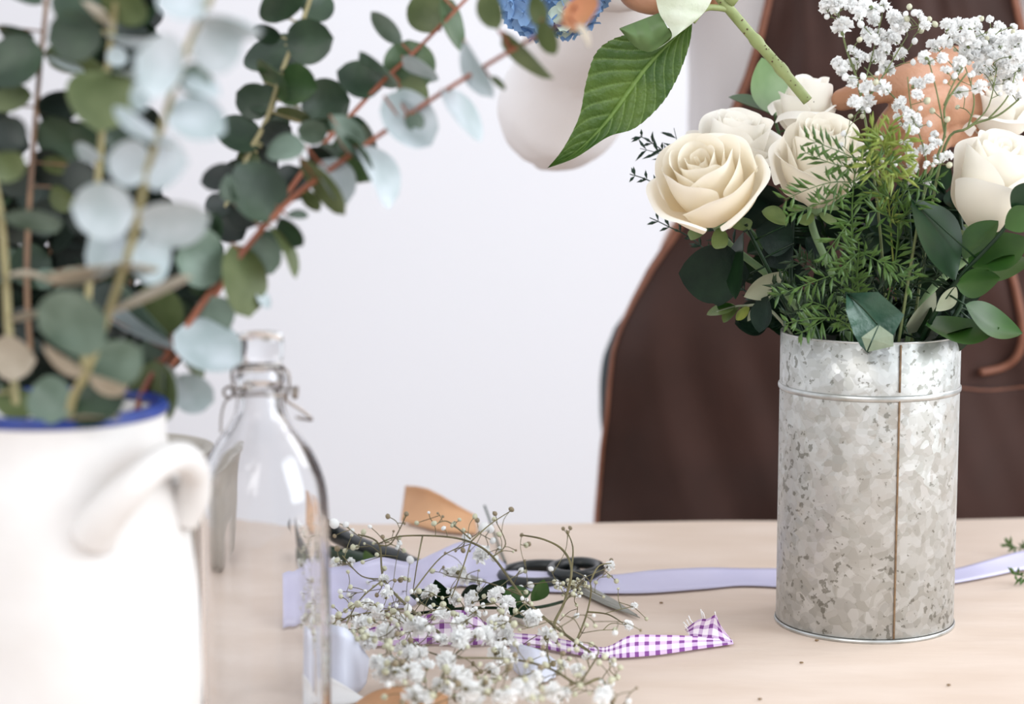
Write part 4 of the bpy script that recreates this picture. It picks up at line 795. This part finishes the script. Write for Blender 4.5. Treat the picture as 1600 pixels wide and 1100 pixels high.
gyp_spray('gypsophila spray at the lower right of the pile, thin stems and few flowers', [[Q(960, 1110, .008), Q(940, 1062, .012), Q(905, 1070, .015), Q(860, 1045, .02), Q(800, 1030, .02), Q(715, 1028, .03)], [Q(905, 1070, .015), Q(935, 1020, .02), Q(922, 1005, .02)], [Q(860, 1045, .02), Q(855, 1010, .02), Q(862, 980, .02)], [Q(905, 1070, .015), Q(870, 1090, .015)], [Q(800, 1062, .02), Q(830, 1052, .02), Q(858, 1042, .02)]],
    on(sel(lambda x, y, r: x >= 810 and y >= 985)), onb([(969, 1043, 4, 1), (965, 1058, 4, 1), (955, 1068, 5, 0), (995, 1075, 2, 2), (982, 1096, 4, 0), (925, 1025, 5, 0), (914, 1026, 5, 0), (874, 1034, 4, 1), (848, 1022, 4, 0)] + rb(800, 1000, 965, 1098, 60, 2.5, 4.5, (0, 1, 1, 2))), GT)

# dark leaves lying under the flowers
dl = empty('fallen_rose_leaves', Q(760, 960, .01), 'dark green leafy cutting lying under the heap of tiny white flowers', 'foliage')
b = MB(); b.tube(catmull([G(640, 960, TZ + .003), G(730, 950, TZ + .006), G(830, 950, TZ + .008), G(880, 940, TZ + .004)], 5), .0012, 6); b.build('stem', M['gloss_dark'], dl)
random.seed(17)
for (bx, by, tx, ty, wd, mt) in [(700, 950, 640, 930, 30, 'rose_leaf'), (710, 952, 680, 905, 26, 'gloss_dark'), (750, 945, 790, 905, 34, 'rose_leaf'), (780, 950, 830, 925, 30, 'gloss'), (790, 955, 840, 965, 26, 'gloss_dark'), (740, 955, 690, 968, 24, 'rose_leaf'), (830, 940, 850, 905, 24, 'gloss'), (720, 930, 760, 925, 28, 'rose_leaf'), (590, 890, 570, 860, 16, 'gloss')]:
    g = G(bx, by, TZ + .01); px_leaf(dl, (bx, by), (tx, ty), wd, g.y, M[mt], rr=.75)

# small sprigs and crumbs
def loose_fern(label, pts, seed):
    r_ = fern(label, pts, .009, M['fern'], None, seed=seed); del r_['group']; r_['category'] = 'fern'; return r_
g1 = G(1580, 868); loose_fern('small green fern sprig behind the lilac ribbon at the right edge', [(1640, 862, g1.y), (1610, 858, g1.y), (1590, 856, g1.y), (1572, 850, g1.y - .01)], 41)
g2 = G(1590, 915); loose_fern('small green fern sprig in front of the lilac ribbon at the right edge', [(1640, 905, g2.y), (1615, 902, g2.y), (1600, 900, g2.y), (1582, 896, g2.y - .01)], 42)
for (x, y, lab) in [(1252, 1039, 'tiny dry plant crumb on the paper in front of the can'), (1482, 1074, 'tiny dry plant crumb on the paper at the lower right'), (1187, 1096, 'tiny dry plant crumb at the bottom edge right of the flowers'), (1276, 1004, 'tiny dry plant crumb just before the foot of the can'), (1033, 945, 'tiny dry plant crumb between the scissors tip and the lilac ribbon')]:
    b = MB(); g = G(x, y) + Vector((0, 0, .0016)); b.ball(g, .0010, 7, 5, (1.5, .8, .7)); tag(b.build('plant_crumb', M['crumb'], origin=g), lab, 'crumb', 'crumbs on the paper')
b = MB(); b.tube(catmull([G(790, 880, TZ + .004), P(778, 850, 1.74), P(766, 815, 1.76), P(757, 790, 1.77)], 6), [.0009] * 19, 8); tag(b.build('cut_stem', M['fern_blue']), 'short dark cut stem sticking up behind the tiny white flowers', 'stem')

# ------------------------------------------------------------------ hydrangea held in the hand
HY = 1.53
hy = empty('hydrangea', P(1150, 20, HY), 'blue hydrangea with a big serrated leaf, held upside down over the bouquet', 'hydrangea')
c = catmull([P(930, -175, HY + .02), P(1000, -140, HY + .01), P(1080, -60, HY), P(1136, 10, HY), P(1180, 62, HY), P(1218, 105, HY), P(1262, 158, HY)], 8)
b = MB(); b.tube(c, [.0037 + (.0008 if i in (32, 33, 40, 41) else 0) for i in range(len(c))], 14)
b.tube([P(1136, 4, HY), P(1150, -14, HY)], .0052, 10); b.build('stem', M['hstem'], hy)
b = MB(); b.tube(catmull([P(1142, 16, HY), P(1120, 12, HY - .003), P(1100, 14, HY - .006), P(1082, 34, HY - .008)], 6), .0022, 8); b.build('petiole', M['hstem'], hy)
random.seed(3)
for k in range(26):
    i = random.randrange(22, len(c)); a = rnd(-1.3, 1.3); p = c[i] + Vector((math.sin(a) * .0042, -math.cos(a) * .0042, 0)) + Vector((0, 0, rnd(-.001, .001)))
    b = MB(); b.ball(p, rnd(.0003, .0007), 6, 4); b.build('speck', M['speck'], hy)
LM = [(1080, 34), (1052, 62), (1012, 104), (985, 140), (950, 188), (915, 225), (884, 248), (855, 263)]
LL = [(1078, 34), (1020, 50), (966, 58), (932, 82), (916, 128), (905, 182), (880, 232), (855, 263)]
LR = [(1082, 34), (1077, 70), (1058, 122), (1032, 164), (992, 200), (950, 214), (900, 246), (855, 263)]
def poly(pl, t):
    k = t * (len(pl) - 1); i = min(int(k), len(pl) - 2); f = k - i
    p0 = pl[max(i - 1, 0)]; p1 = pl[i]; p2 = pl[i + 1]; p3 = pl[min(i + 2, len(pl) - 1)]
    return [0.5 * ((2 * p1[j]) + (p2[j] - p0[j]) * f + (2 * p0[j] - 5 * p1[j] + 4 * p2[j] - p3[j]) * f * f + (3 * p1[j] - p0[j] - 3 * p2[j] + p3[j]) * f ** 3) for j in (0, 1)]
def hleaf(u, v):
    A = poly(LL, v); B_ = poly(LM, v); C_ = poly(LR, v); s = 2 * u - 1
    E_ = A if s < 0 else C_; k = abs(s)
    # veins sweep from the midrib towards the tip
    v2 = min(1, v + .10 * k * (1 - v)); Mp = poly(LM, v); Ep = poly(LL if s < 0 else LR, v)
    ser = 0
    if k > .97: ser = .022 * (((v * 26) % 1) - .35)
    x = lerp(Mp[0], Ep[0], k * (1 + ser)); y = lerp(Mp[1], Ep[1], k * (1 + ser))
    ph = (v - .24 * k) * 13; pleat = abs(math.sin(ph * PI))
    d = .0022 * pleat ** .5 * math.sin(min(1, k * 3) * PI / 2) * (1 - .3 * k) * math.sin(PI * min(1, v * 1.1 + .04))
    d += .0006 * noise.noise(Vector((x * .09, y * .09, 1))) 
    Y = HY - .012 - .010 * k * (1 if s > 0 else .2) + .03 * v - d + (.0012 if k < .05 else 0)
    return P(x, y, Y)
def leafcol(u, v): return max(0, min(1, 1 - abs(((v - .24 * abs(2 * u - 1)) * 13 + .06) % 1 - .06) * 9)) * .5 if abs(2 * u - 1) > .04 else .8
M['hleaf'] = mat('hydrangea leaf', sc(52, 84, 28), 0.38, var=sc(88, 114, 42), scale=26, trans=.22, tone=sc(142, 172, 98), bump=.45, bscale=420)
b = MB(); b.grid(hleaf, 70, 190, col=leafcol); b.build('leaf', M['hleaf'], hy, fix=False)
LLa = [(1030, 20), (1005, 28), (968, 43), (968, 43)]
def fold1(u, v):
    a = (lerp(1030, 968, v), lerp(20, 44, v)); e = poly([(1050, 55), (1020, 80), (994, 74), (968, 46)], v)
    ser = .02 * (((v * 14) % 1) - .4) if u > .95 else 0
    x = lerp(a[0], e[0], u * (1 + ser)); y = lerp(a[1], e[1], u * (1 + ser)); return P(x, y, HY - .020 - .006 * math.sin(u * PI) - .0010 * abs(math.sin((v * 3 + u * .4) * PI)))
b = MB(); b.grid(fold1, 14, 26); b.build('folded_leaf', mat('hydrangea leaf mid', sc(78, 104, 56), .45, var=sc(98, 122, 74), scale=30, trans=.15), hy, fix=False)
def fold2(u, v):
    a = poly([(1020, -30), (1030, 20), (1050, 56), (1022, 80)], v); e = poly([(1125, -40), (1108, 8), (1080, 38), (1022, 80)], v)
    x = lerp(a[0], e[0], u); y = lerp(a[1], e[1], u); return P(x, y, HY - .026 - .004 * math.sin(u * PI) - .0012 * abs(math.sin((v * 4 - u * .8) * PI)))
b = MB(); b.grid(fold2, 20, 30); b.build('pale_leaf_underside', mat('hydrangea leaf underside', sc(206, 214, 190), .6, var=sc(220, 226, 208), scale=60, trans=.25, bump=.3, bscale=300), hy, fix=False)
# blossom
fc = P(862, -28, HY + .02); fr_ = .0400
b = MB(); b.ball(fc, fr_ * .72, 20, 14); bl = b.build('blossom', M['petal_deep'], hy)
b = MB(); b.tube(catmull([fc, P(900, -120, HY + .02), P(930, -175, HY + .02)], 5), .004, 8); b.build('stem', M['hstem'], hy)
def floret_mesh(m, seed):
    random.seed(seed); b = MB()
    for k in range(4):
        a = k * PI / 2 + rnd(-.1, .1)
        def f(u, v):
            s = 2 * u - 1; wv = math.sin(PI * min(1, v * .92 + .02)) ** .6 * .55; return Vector((v * math.cos(a) - s * wv * math.sin(a), v * math.sin(a) + s * wv * math.cos(a), .18 * v * v + .15 * s * s * v - .1 * math.sin(3 * v)))
        b.grid(f, 5, 5)
    b.ball((0, 0, .03), .12, 8, 5)
    me = bpy.data.meshes.new('floret'); me.from_pydata(b.v, [], b.f); me.polygons.foreach_set('use_smooth', [True] * len(me.polygons)); me.materials.append(m); return me
FM = [floret_mesh(M['petal_blue'], 1), floret_mesh(M['petal_blue'], 2), floret_mesh(M['petal_deep'], 3), floret_mesh(M['petal_cream'], 4)]
random.seed(9)
NF = 99
for k in range(NF):
    z = 1 - 2 * (k + .5) / NF; a = k * 2.39996; d = Vector((math.sqrt(1 - z * z) * math.cos(a), math.sqrt(1 - z * z) * math.sin(a), z))
    rr = fr_ * rnd(.80, .98)
    o = bpy.data.objects.new('floret', random.choice(FM[:3]) if not (d.z < -.55 and d.x > -.2 and random.random() < .5) else FM[3]); COL.objects.link(o); o.parent = bl
    o.location = fc + d * rr - wloc(bl); o.rotation_euler = ((d + Vector((rnd(-.3, .3), rnd(-.3, .3), rnd(-.3, .3)))).to_track_quat('Z', 'Y')).to_euler(); s = rnd(.0092, .0118); o.scale = (s, s, s)
# ------------------------------------------------------------------ ribbons
def strip(name, top, bot, matl, label, cat, lift=.012, n=90, solid=.0004, group=None, parent=None, nv=6, z0=.0018, wave=0):
    """top / bot: outline points; the lower edge rests on the paper, the upper edge stands behind it"""
    def f(u, v):
        t = poly(top, u); o = poly(bot, u); g = G(o[0], o[1], TZ + z0 + .0008); e = P(t[0], t[1], g.y + lift)
        p = g.lerp(e, v); p.y += .003 * math.sin(v * PI) + wave * math.sin(u * 17 + v); p.z = max(p.z, TZ + z0); return p
    b = MB(); b.grid(f, n, nv); o = b.build(name, matl, parent, solid=solid, fix=False)
    return tag(o, label, cat, group)
strip('satin_ribbon', [(720, 900), (800, 892), (905, 896), (960, 898), (1020, 891), (1100, 887), (1160, 888), (1230, 889), (1330, 897), (1440, 892), (1490, 889), (1540, 876), (1600, 860), (1660, 852)],
      [(720, 915), (800, 922), (905, 926), (960, 927), (1020, 926), (1100, 920), (1160, 915), (1230, 918), (1330, 926), (1440, 918), (1490, 911), (1540, 902), (1600, 890), (1660, 886)],
      M['satin'], 'long lilac satin ribbon running behind the can to the right edge', 'ribbon', lift=.028)
strip('satin_ribbon', [(462, 896), (500, 888), (540, 882), (590, 872), (640, 878), (680, 862), (720, 848), (752, 852), (790, 880)],
      [(462, 980), (500, 975), (540, 968), (590, 960), (640, 950), (680, 925), (720, 915), (752, 912), (790, 915)],
      M['satin'], 'wide lilac satin ribbon loop standing between the glass bottle and the white flowers', 'ribbon', lift=.030, wave=.003)
strip('satin_ribbon', [(512, 975), (528, 978), (545, 985), (560, 1005), (578, 1030)], [(505, 1085), (525, 1090), (545, 1088), (562, 1080), (572, 1068)], M['satin_white'], 'pale white satin ribbon end standing just right of the glass bottle', 'ribbon', lift=.015, n=24)
strip('satin_ribbon', [(796, 1006), (820, 1008), (848, 1018), (872, 1035)], [(800, 1045), (822, 1062), (848, 1066), (868, 1058)], M['satin_white'], 'small pale satin ribbon scrap under the flowers, left of the checked ribbon', 'ribbon', lift=.02, n=20)
strip('white_paper_scrap', [(500, 1050), (520, 1060), (545, 1075), (567, 1090)], [(500, 1104), (520, 1104), (545, 1100), (567, 1094)], M['white_paper'], 'folded white paper tip at the foot of the glass bottle', 'paper', lift=.01, n=20)
strip('kraft_paper_offcut', [(560, 1095), (590, 1078), (640, 1072), (700, 1085)], [(540, 1120), (590, 1124), (640, 1124), (700, 1120)], M['kraft_orange'], 'orange brown kraft paper piece at the bottom edge under the white flowers', 'paper', lift=.012, n=20)
gr_ = empty('gingham_ribbon', G(1000, 1027), 'purple and white checked ribbon with a frayed folded end', 'ribbon')
strip('band', [(560, 985), (620, 972), (680, 958), (730, 955), (780, 985), (840, 992), (885, 1000), (935, 1011), (955, 1008), (985, 993), (1030, 992), (1085, 994), (1145, 1000)],
      [(560, 1010), (620, 1008), (680, 1006), (730, 1008), (780, 1006), (840, 1012), (885, 1020), (935, 1027), (955, 1028), (985, 1027), (1030, 1023), (1085, 1015), (1146, 1006)],
      M['gingham'], None, None, lift=.012, n=160, parent=gr_)
def gend(u, v):
    a = poly([(1078, 995), (1105, 1000), (1144, 1003)], u); e = poly([(1070, 984), (1092, 968), (1106, 967), (1118, 961), (1124, 975), (1144, 1002)], u)
    g = G(a[0], a[1], TZ + .003); q = P(e[0], e[1], g.y + .006); p = g.lerp(q, v); p.y += .003 * math.sin(v * PI); return p
b = MB(); b.grid(gend, 16, 8)
for k_ in list(b.uv): u, v = b.uv[k_]; b.uv[k_] = (.2 + u * .13, v)
b.build('folded_end', M['gingham'], gr_, solid=.0004, fix=False)
random.seed(6)
b = MB()
for (x, y, x2, y2) in [(1082, 990, 1068, 972), (1086, 988, 1076, 962), (1090, 982, 1078, 968), (1098, 972, 1097, 955), (1100, 972, 1095, 952), (1080, 992, 1070, 978), (1102, 970, 1099, 957), (1118, 966, 1117, 956), (1084, 990, 1073, 968)]:
    g = G(1090, 1000); b.tube([P(x, y, g.y + .006), P((x + x2) / 2 + rnd(-1, 1), (y + y2) / 2, g.y + .003), P(x2, y2, g.y + .001)], .00035, 5)
b.build('frayed_threads', M['white_paper'], gr_)

# ------------------------------------------------------------------ scissors
def loop(b, cx, cy, rx, ry, rot, r, z, n=28):
    c = G(cx, cy, TZ + z); b.tube([c + Vector((rx * math.cos(a) * math.cos(rot) - ry * math.sin(a) * math.sin(rot), rx * math.cos(a) * math.sin(rot) + ry * math.sin(a) * math.cos(rot), 0)) for a in [2 * PI * j / n for j in range(n)]], r, 10, closed=True)
sc_ = empty('scissors', G(890, 925), 'black-handled scissors with steel blades pointing at the checked ribbon', 'scissors')
b = MB(); loop(b, 842, 898, .026, .030, -.5, .0048, .0058); b.tube([G(872, 906, TZ + .006), G(895, 916, TZ + .005), G(910, 922, TZ + .004)], [.005, .0045, .0035], 10); b.build('handle', M['black'], sc_)
b = MB(); loop(b, 900, 890, .017, .022, -.3, .0046, .0105); b.tube([G(905, 897, TZ + .010), G(908, 906, TZ + .007), G(912, 918, TZ + .006)], [.0045, .004, .003], 10); b.build('handle', M['black'], sc_)
def blade(b, p0, p1, wd, z, th=.0015):
    A = G(*p0, TZ + z); B_ = G(*p1, TZ + .003); d = (B_ - A); s = d.cross(Vector((0, 0, 1))).normalized() * wd
    b.add([A + s, A - s, A + s * .9 + Vector((0, 0, th)), A - s * .3 + Vector((0, 0, th * 1.8)), A.lerp(B_, .6) + s * .8, A.lerp(B_, .6) - s * .8, A.lerp(B_, .6) + s * .6 + Vector((0, 0, th)), A.lerp(B_, .6) - s * .2 + Vector((0, 0, th * 1.6)), B_, B_ + Vector((0, 0, .0006))],
          [(0, 1, 5, 4), (0, 4, 6, 2), (2, 6, 7, 3), (3, 7, 5, 1), (0, 2, 3, 1), (4, 5, 8), (4, 8, 9, 6), (6, 9, 7), (7, 9, 8, 5)])
for (q0, q1, z) in [((896, 915), (1000, 966), .003), ((902, 913), (996, 962), .005)]:
    b = MB(); blade(b, q0, q1, .0062, z); b.build('blade', M['steel'], sc_, smooth=False)
b = MB(); c = G(906, 916, TZ + .0065); b.lathe([(0, .002), (.003, .0018), (.0036, .0005), (.0036, -.002), (0, -.002)], c, 16); b.build('pivot_screw', M['steel'], sc_)
pr_ = empty('pruning_shears', G(640, 880), 'dark green and black pruning shears half hidden behind the lilac ribbon', 'pruning shears')
b = MB(); b.tube(catmull([G(500, 815, TZ + .030), G(525, 835, TZ + .016), G(575, 858, TZ + .012), G(620, 872, TZ + .011), G(660, 888, TZ + .009), G(690, 894, TZ + .008)], 6), [.0052] * 4 + [.0070] * 16 + [.006] * 6 + [.005] * 5, 12); b.build('handle', M['black'], pr_)
b = MB(); b.tube(catmull([G(515, 862, TZ + .006), G(565, 876, TZ + .008), G(620, 893, TZ + .009), G(660, 899, TZ + .008), G(692, 900, TZ + .007)], 6), [.005] * 4 + [.0062] * 16 + [.005] * 5, 12); b.build('handle', M['gloss_dark'], pr_)
b = MB(); blade(b, (688, 897), (770, 912), .008, .006, .002); b.build('blade', M['steel'], pr_, smooth=False)
b = MB(); b.lathe([(0, .004), (.004, .0038), (.005, .002), (.005, -.004), (0, -.004)], G(690, 896, TZ + .010), 16); b.build('pivot_bolt', M['steel'], pr_)

# ------------------------------------------------------------------ the person
TX, TY = .325, 2.14
pe = empty('person', (TX, TY, 0), 'person in white long-sleeved shirt and brown apron standing behind the table, arranging flowers', 'person')
V3 = Vector
def pc_(x, y, Y, r): return (P(x, y, Y), r * mpp(Y))
# hands, each with a palm, four curled fingers and a thumb
HR = 1.60
handR = [[pc_(1660, 120, 1.73, 50), pc_(1590, 128, 1.68, 50), pc_(1540, 138, 1.64, 50)],
         [pc_(1545, 128, 1.64, 46), pc_(1500, 116, 1.61, 40), pc_(1462, 118, 1.595, 36)], [pc_(1545, 145, 1.64, 50), pc_(1500, 158, 1.61, 48), pc_(1470, 165, 1.595, 40)], [pc_(1545, 165, 1.65, 42), pc_(1505, 190, 1.62, 36), pc_(1478, 200, 1.60, 30)],
         [pc_(1470, 118, 1.60, 30), pc_(1420, 128, 1.575, 27), pc_(1362, 142, 1.57, 22), pc_(1316, 156, 1.58, 17)],
         [pc_(1468, 148, 1.595, 30), pc_(1425, 168, 1.572, 26), pc_(1392, 196, 1.575, 22), pc_(1384, 236, 1.595, 17)],
         [pc_(1470, 175, 1.60, 29), pc_(1436, 200, 1.575, 25), pc_(1416, 236, 1.58, 21), pc_(1414, 268, 1.60, 16)],
         [pc_(1484, 195, 1.61, 27), pc_(1458, 225, 1.59, 22), pc_(1444, 258, 1.595, 18), pc_(1444, 284, 1.61, 14)],
         [pc_(1530, 110, 1.66, 34), pc_(1478, 100, 1.665, 27), pc_(1425, 118, 1.66, 22), pc_(1380, 142, 1.65, 17)]]
handL = [[pc_(985, -150, 1.66, 45), pc_(1000, -110, 1.63, 46), pc_(1020, -80, 1.61, 44)], [pc_(1035, -105, 1.62, 38), pc_(1060, -70, 1.60, 34)],
         [pc_(1040, -70, 1.59, 30), pc_(1000, -44, 1.565, 26), pc_(990, -14, 1.545, 24), pc_(1020, 2, 1.53, 21), pc_(1060, -6, 1.523, 16)],
         [pc_(1045, -85, 1.59, 28), pc_(1010, -75, 1.56, 25), pc_(1004, -50, 1.54, 22), pc_(1035, -40, 1.525, 18), pc_(1065, -42, 1.52, 15)],
         [pc_(1060, -100, 1.60, 26), pc_(1030, -105, 1.57, 23), pc_(1030, -82, 1.545, 20), pc_(1058, -74, 1.53, 15)],
         [pc_(1075, -115, 1.61, 24), pc_(1056, -128, 1.58, 20), pc_(1056, -108, 1.56, 17), pc_(1076, -100, 1.55, 13)],
         [pc_(1040, -95, 1.60, 30), pc_(1080, -60, 1.58, 26), pc_(1105, -25, 1.56, 20), pc_(1118, 2, 1.55, 14)]]
hm = [blob('hr', handR, .0014, 5), blob('hl', handL, .0014, 5)]
# trunk, neck, head, arms and legs under the clothes
SH = {-1: (V3((TX - .165, TY, 1.36)), P(882, 152, 1.90), P(985, -150, 1.66)), 1: (V3((TX + .165, TY, 1.36)), P(1850, 150, 1.95), P(1660, 120, 1.73))}
bodych = [[(V3((TX, TY, .95)), .10), (V3((TX, TY, 1.10)), .11), (V3((TX, TY, 1.25)), .085), (V3((TX, TY, 1.36)), .07), (V3((TX, TY - .005, 1.45)), .056), (V3((TX, TY - .02, 1.54)), .052)],
          [(V3((TX, TY - .035, 1.585)), .072), (V3((TX, TY - .03, 1.64)), .092), (V3((TX, TY - .01, 1.67)), .090)], [(V3((TX, TY - .11, 1.545)), .035), (V3((TX, TY - .06, 1.56)), .06)],
          [(V3((TX, TY - .118, 1.635)), .010), (V3((TX, TY - .138, 1.60)), .013)]]
for s in (-1, 1):
    a, e, h = SH[s]; bodych.append([(a, .050), (a.lerp(e, .5), .036), (e, .032), (e.lerp(h, .3), .034), (h, .029)]); bodych.append([(V3((TX + s * .07, TY, 1.28)), .075), (a, .048)])
    bodych.append([(V3((TX + s * .09, TY, .92)), .10), (V3((TX + s * .10, TY, .50)), .060), (V3((TX + s * .10, TY + .01, .30)), .058), (V3((TX + s * .10, TY + .02, .09)), .038)])
    bodych.append([(V3((TX + s * .10, TY + .03, .04)), .036), (V3((TX + s * .11, TY - .10, .032)), .030), (V3((TX + s * .11, TY - .15, .026)), .024)])
    bodych.append([(V3((TX + s * .09, TY - .015, 1.62)), .012), (V3((TX + s * .088, TY - .01, 1.595)), .012)])
bm = bmesh.new(); bm.from_mesh(blob('b', bodych, .009, 4))
for h in hm: bm.from_mesh(h)
me = bpy.data.meshes.new('body'); bm.to_mesh(me); bm.free(); me.polygons.foreach_set('use_smooth', [True] * len(me.polygons)); me.materials.clear(); me.materials.append(M['skin'])
for v in me.vertices: v.co -= V3((TX, TY, 0))
o = bpy.data.objects.new('body', me); COL.objects.link(o); o.parent = pe
def wear(name, chains, vox, sm, matl, disp=None):
    me = blob(name, chains, vox, sm, disp); me.polygons.foreach_set('use_smooth', [True] * len(me.polygons)); me.materials.clear(); me.materials.append(matl)
    for v in me.vertices: v.co -= V3((TX, TY, 0))
    o = bpy.data.objects.new(name, me); COL.objects.link(o); o.parent = pe; return o
def folds(amp, k): return lambda co, n: n * amp * noise.noise(Vector((co.x * k, co.y * k, co.z * k * .6)))
sh = []
for s in (-1, 1):
    a, e, h = SH[s]; w_ = e.lerp(h, .84)
    dn = V3((0, 0, -.002)) if s < 0 else V3((0, 0, 0))
    sh.append([(a, .068), (a.lerp(e, .5), .060), (e + dn, .051), (e.lerp(h, .3) + dn, .053), (e.lerp(h, .6), .048), (w_, .040)]); sh.append([(V3((TX + s * .075, TY, 1.28)), .105), (a, .062)])
    sh.append([(V3((TX + s * .08, TY, 1.30)), .10), (V3((TX + s * .07, TY, 1.12)), .092), (V3((TX + s * .07, TY, .98)), .095)])
sh.append([(V3((TX, TY, 1.42)), .07), (V3((TX, TY, 1.28)), .115), (V3((TX, TY, 1.10)), .105), (V3((TX, TY, .97)), .105)])
wear('shirt', sh, .007, 4, M['shirt'], folds(.012, 14))
for s in (-1, 1):
    a, e, h = SH[s]; w_ = e.lerp(h, .84); d = (h - e).normalized(); b = MB(); b.tube([w_ - d * .03, w_ - d * .015, w_ + d * .012], [.044, .046, .042], 24, cap=False); b.build('cuff', M['shirt'], pe, solid=.003)
tr = []
for s in (-1, 1): tr.append([(V3((TX + s * .05, TY + .02, .84)), .08), (V3((TX + s * .10 - .026, TY + .01, .815)), .116), (V3((TX + s * .105, TY, .55)), .085), (V3((TX + s * .10, TY + .01, .14)), .062)])
tr.append([(V3((TX, TY + .01, .93)), .09), (V3((TX, TY + .01, .90)), .11)])
wear('trousers', tr, .009, 4, M['trousers'])
for s in (-1, 1):
    b = MB(); b.box((TX + s * .105, TY - .045, .03), (.10, .27, .055)); o = b.build('shoe', M['trousers'], pe, smooth=False); m = o.modifiers.new('r', 'BEVEL'); m.width = .02; m.segments = 3
wear('hair', [[(V3((TX, TY + .02, 1.70)), .088), (V3((TX, TY + .045, 1.63)), .088), (V3((TX, TY + .06, 1.50)), .06)], [(V3((TX, TY - .045, 1.712)), .062), (V3((TX, TY, 1.715)), .08)]], .007, 3, M['hair'])
for s in (-1, 1): b = MB(); b.ball(V3((TX + s * .032, TY - .112, 1.632)), .011, 10, 8); b.build('eye', M['shirt'], pe); b = MB(); b.ball(V3((TX + s * .032, TY - .1215, 1.632)), .005, 8, 6); b.build('iris', M['hair'], pe)
b = MB(); b.ball(V3((TX, TY - .137, 1.565)), .016, 12, 6, (1.2, .4, .35)); b.build('lips', mat('lips', sc(170, 96, 84), .5), pe)

# apron
edgeL = [(-260, 1238), (-150, 1225), (0, 1196), (60, 1182), (120, 1163), (180, 1138), (240, 1106), (300, 1080), (370, 1045), (420, 1012), (470, 986), (510, 968), (550, 955), (600, 949), (650, 945), (700, 938), (760, 933), (806, 929), (900, 926), (1010, 924)]
def xl(y):
    for i in range(len(edgeL) - 1):
        if edgeL[i][0] <= y <= edgeL[i + 1][0]: t = (y - edgeL[i][0]) / (edgeL[i + 1][0] - edgeL[i][0]); return lerp(edgeL[i][1], edgeL[i + 1][1], t)
    return edgeL[-1][1]
def apt(u, y, off=0):
    l = xl(y); r = 2 * 1394 - l; s = 2 * u - 1; hwd = (r - l) / 2
    Y = 1.945 + .065 * (abs(s) ** 2.2) * min(1, hwd / 330)
    if y < 150: Y += .0002 * (150 - y) * .3
    x3 = (u - .5) * 6; z3 = y / 160
    Y += .022 * noise.noise(Vector((x3 * .8 + z3 * .5, z3 * .6, 2))) + .010 * noise.noise(Vector((x3 * 2.2 - z3 * .8, z3 * .5, 8)))
    if y > 560: Y += .006 * math.sin(u * 19) * min(1, (y - 560) / 200)
    return P(lerp(l, r, u), y, Y + off)
b = MB(); b.grid(lambda u, v: apt(u, lerp(-260, 1010, v)), 90, 110); ap = b.build('apron', M['apron'], pe, solid=.0016, fix=False)
for uu in (0.0, 1.0):
    b = MB(); W_ = .026
    def trim(u, v):
        y = lerp(-260, 1010, v); wd = lerp(.028, .009, min(1, max(0, (y - 330) / 200))) * (300 / max(300, (1394 - xl(y)))) ; k = u * wd if uu == 0 else 1 - u * wd
        return apt(k, y, -.0028 + .001 * (2 * u - 1) ** 2)
    b.grid(trim, 4, 110); b.build('binding', M['trim'], ap, solid=.0015, fix=False)
b = MB(); b.tube(catmull([apt(u_, y_, -.006) for u_, y_ in ((.742, 420), (.7415, 470), (.738, 520), (.722, 556), (.695, 574), (.655, 582))], 8), .0035, 8); b.build('tie_cord', M['trim'], ap)
b = MB(); b.grid(lambda u, v: apt(lerp(.36, .82, u), lerp(605, 985, v), -.004), 40, 30); b.build('pocket', M['apron'], ap, solid=.0016, fix=False)
for s in (0, 1):
    u_ = .10 if s == 0 else .90; p0 = apt(u_, -255); b = MB(); sx = (1 if s else -1)
    c = catmull([p0, V3((TX + sx * .115, TY - .125, 1.33)), V3((TX + sx * .11, TY - .03, 1.44)), V3((TX + sx * .10, TY + .06, 1.43)), V3((TX + sx * .04, TY + .135, 1.25))], 8)
    def st_(u, v): i = min(int(v * (len(c) - 1)), len(c) - 2); t = v * (len(c) - 1) - i; return c[i].lerp(c[i + 1], t) + V3(((u - .5) * .028, 0, 0))
    b.grid(st_, 2, 40); b.build('shoulder_strap', M['trim'], ap, solid=.002, fix=False)
# pinned seam line across the waist of the apron
b = MB(); b.tube([apt(u_ / 40, 607 + 3 * math.sin(u_), -.0055) for u_ in range(15, 33)], .0009, 6); b.build('stitched_seam', M['trim'], ap)
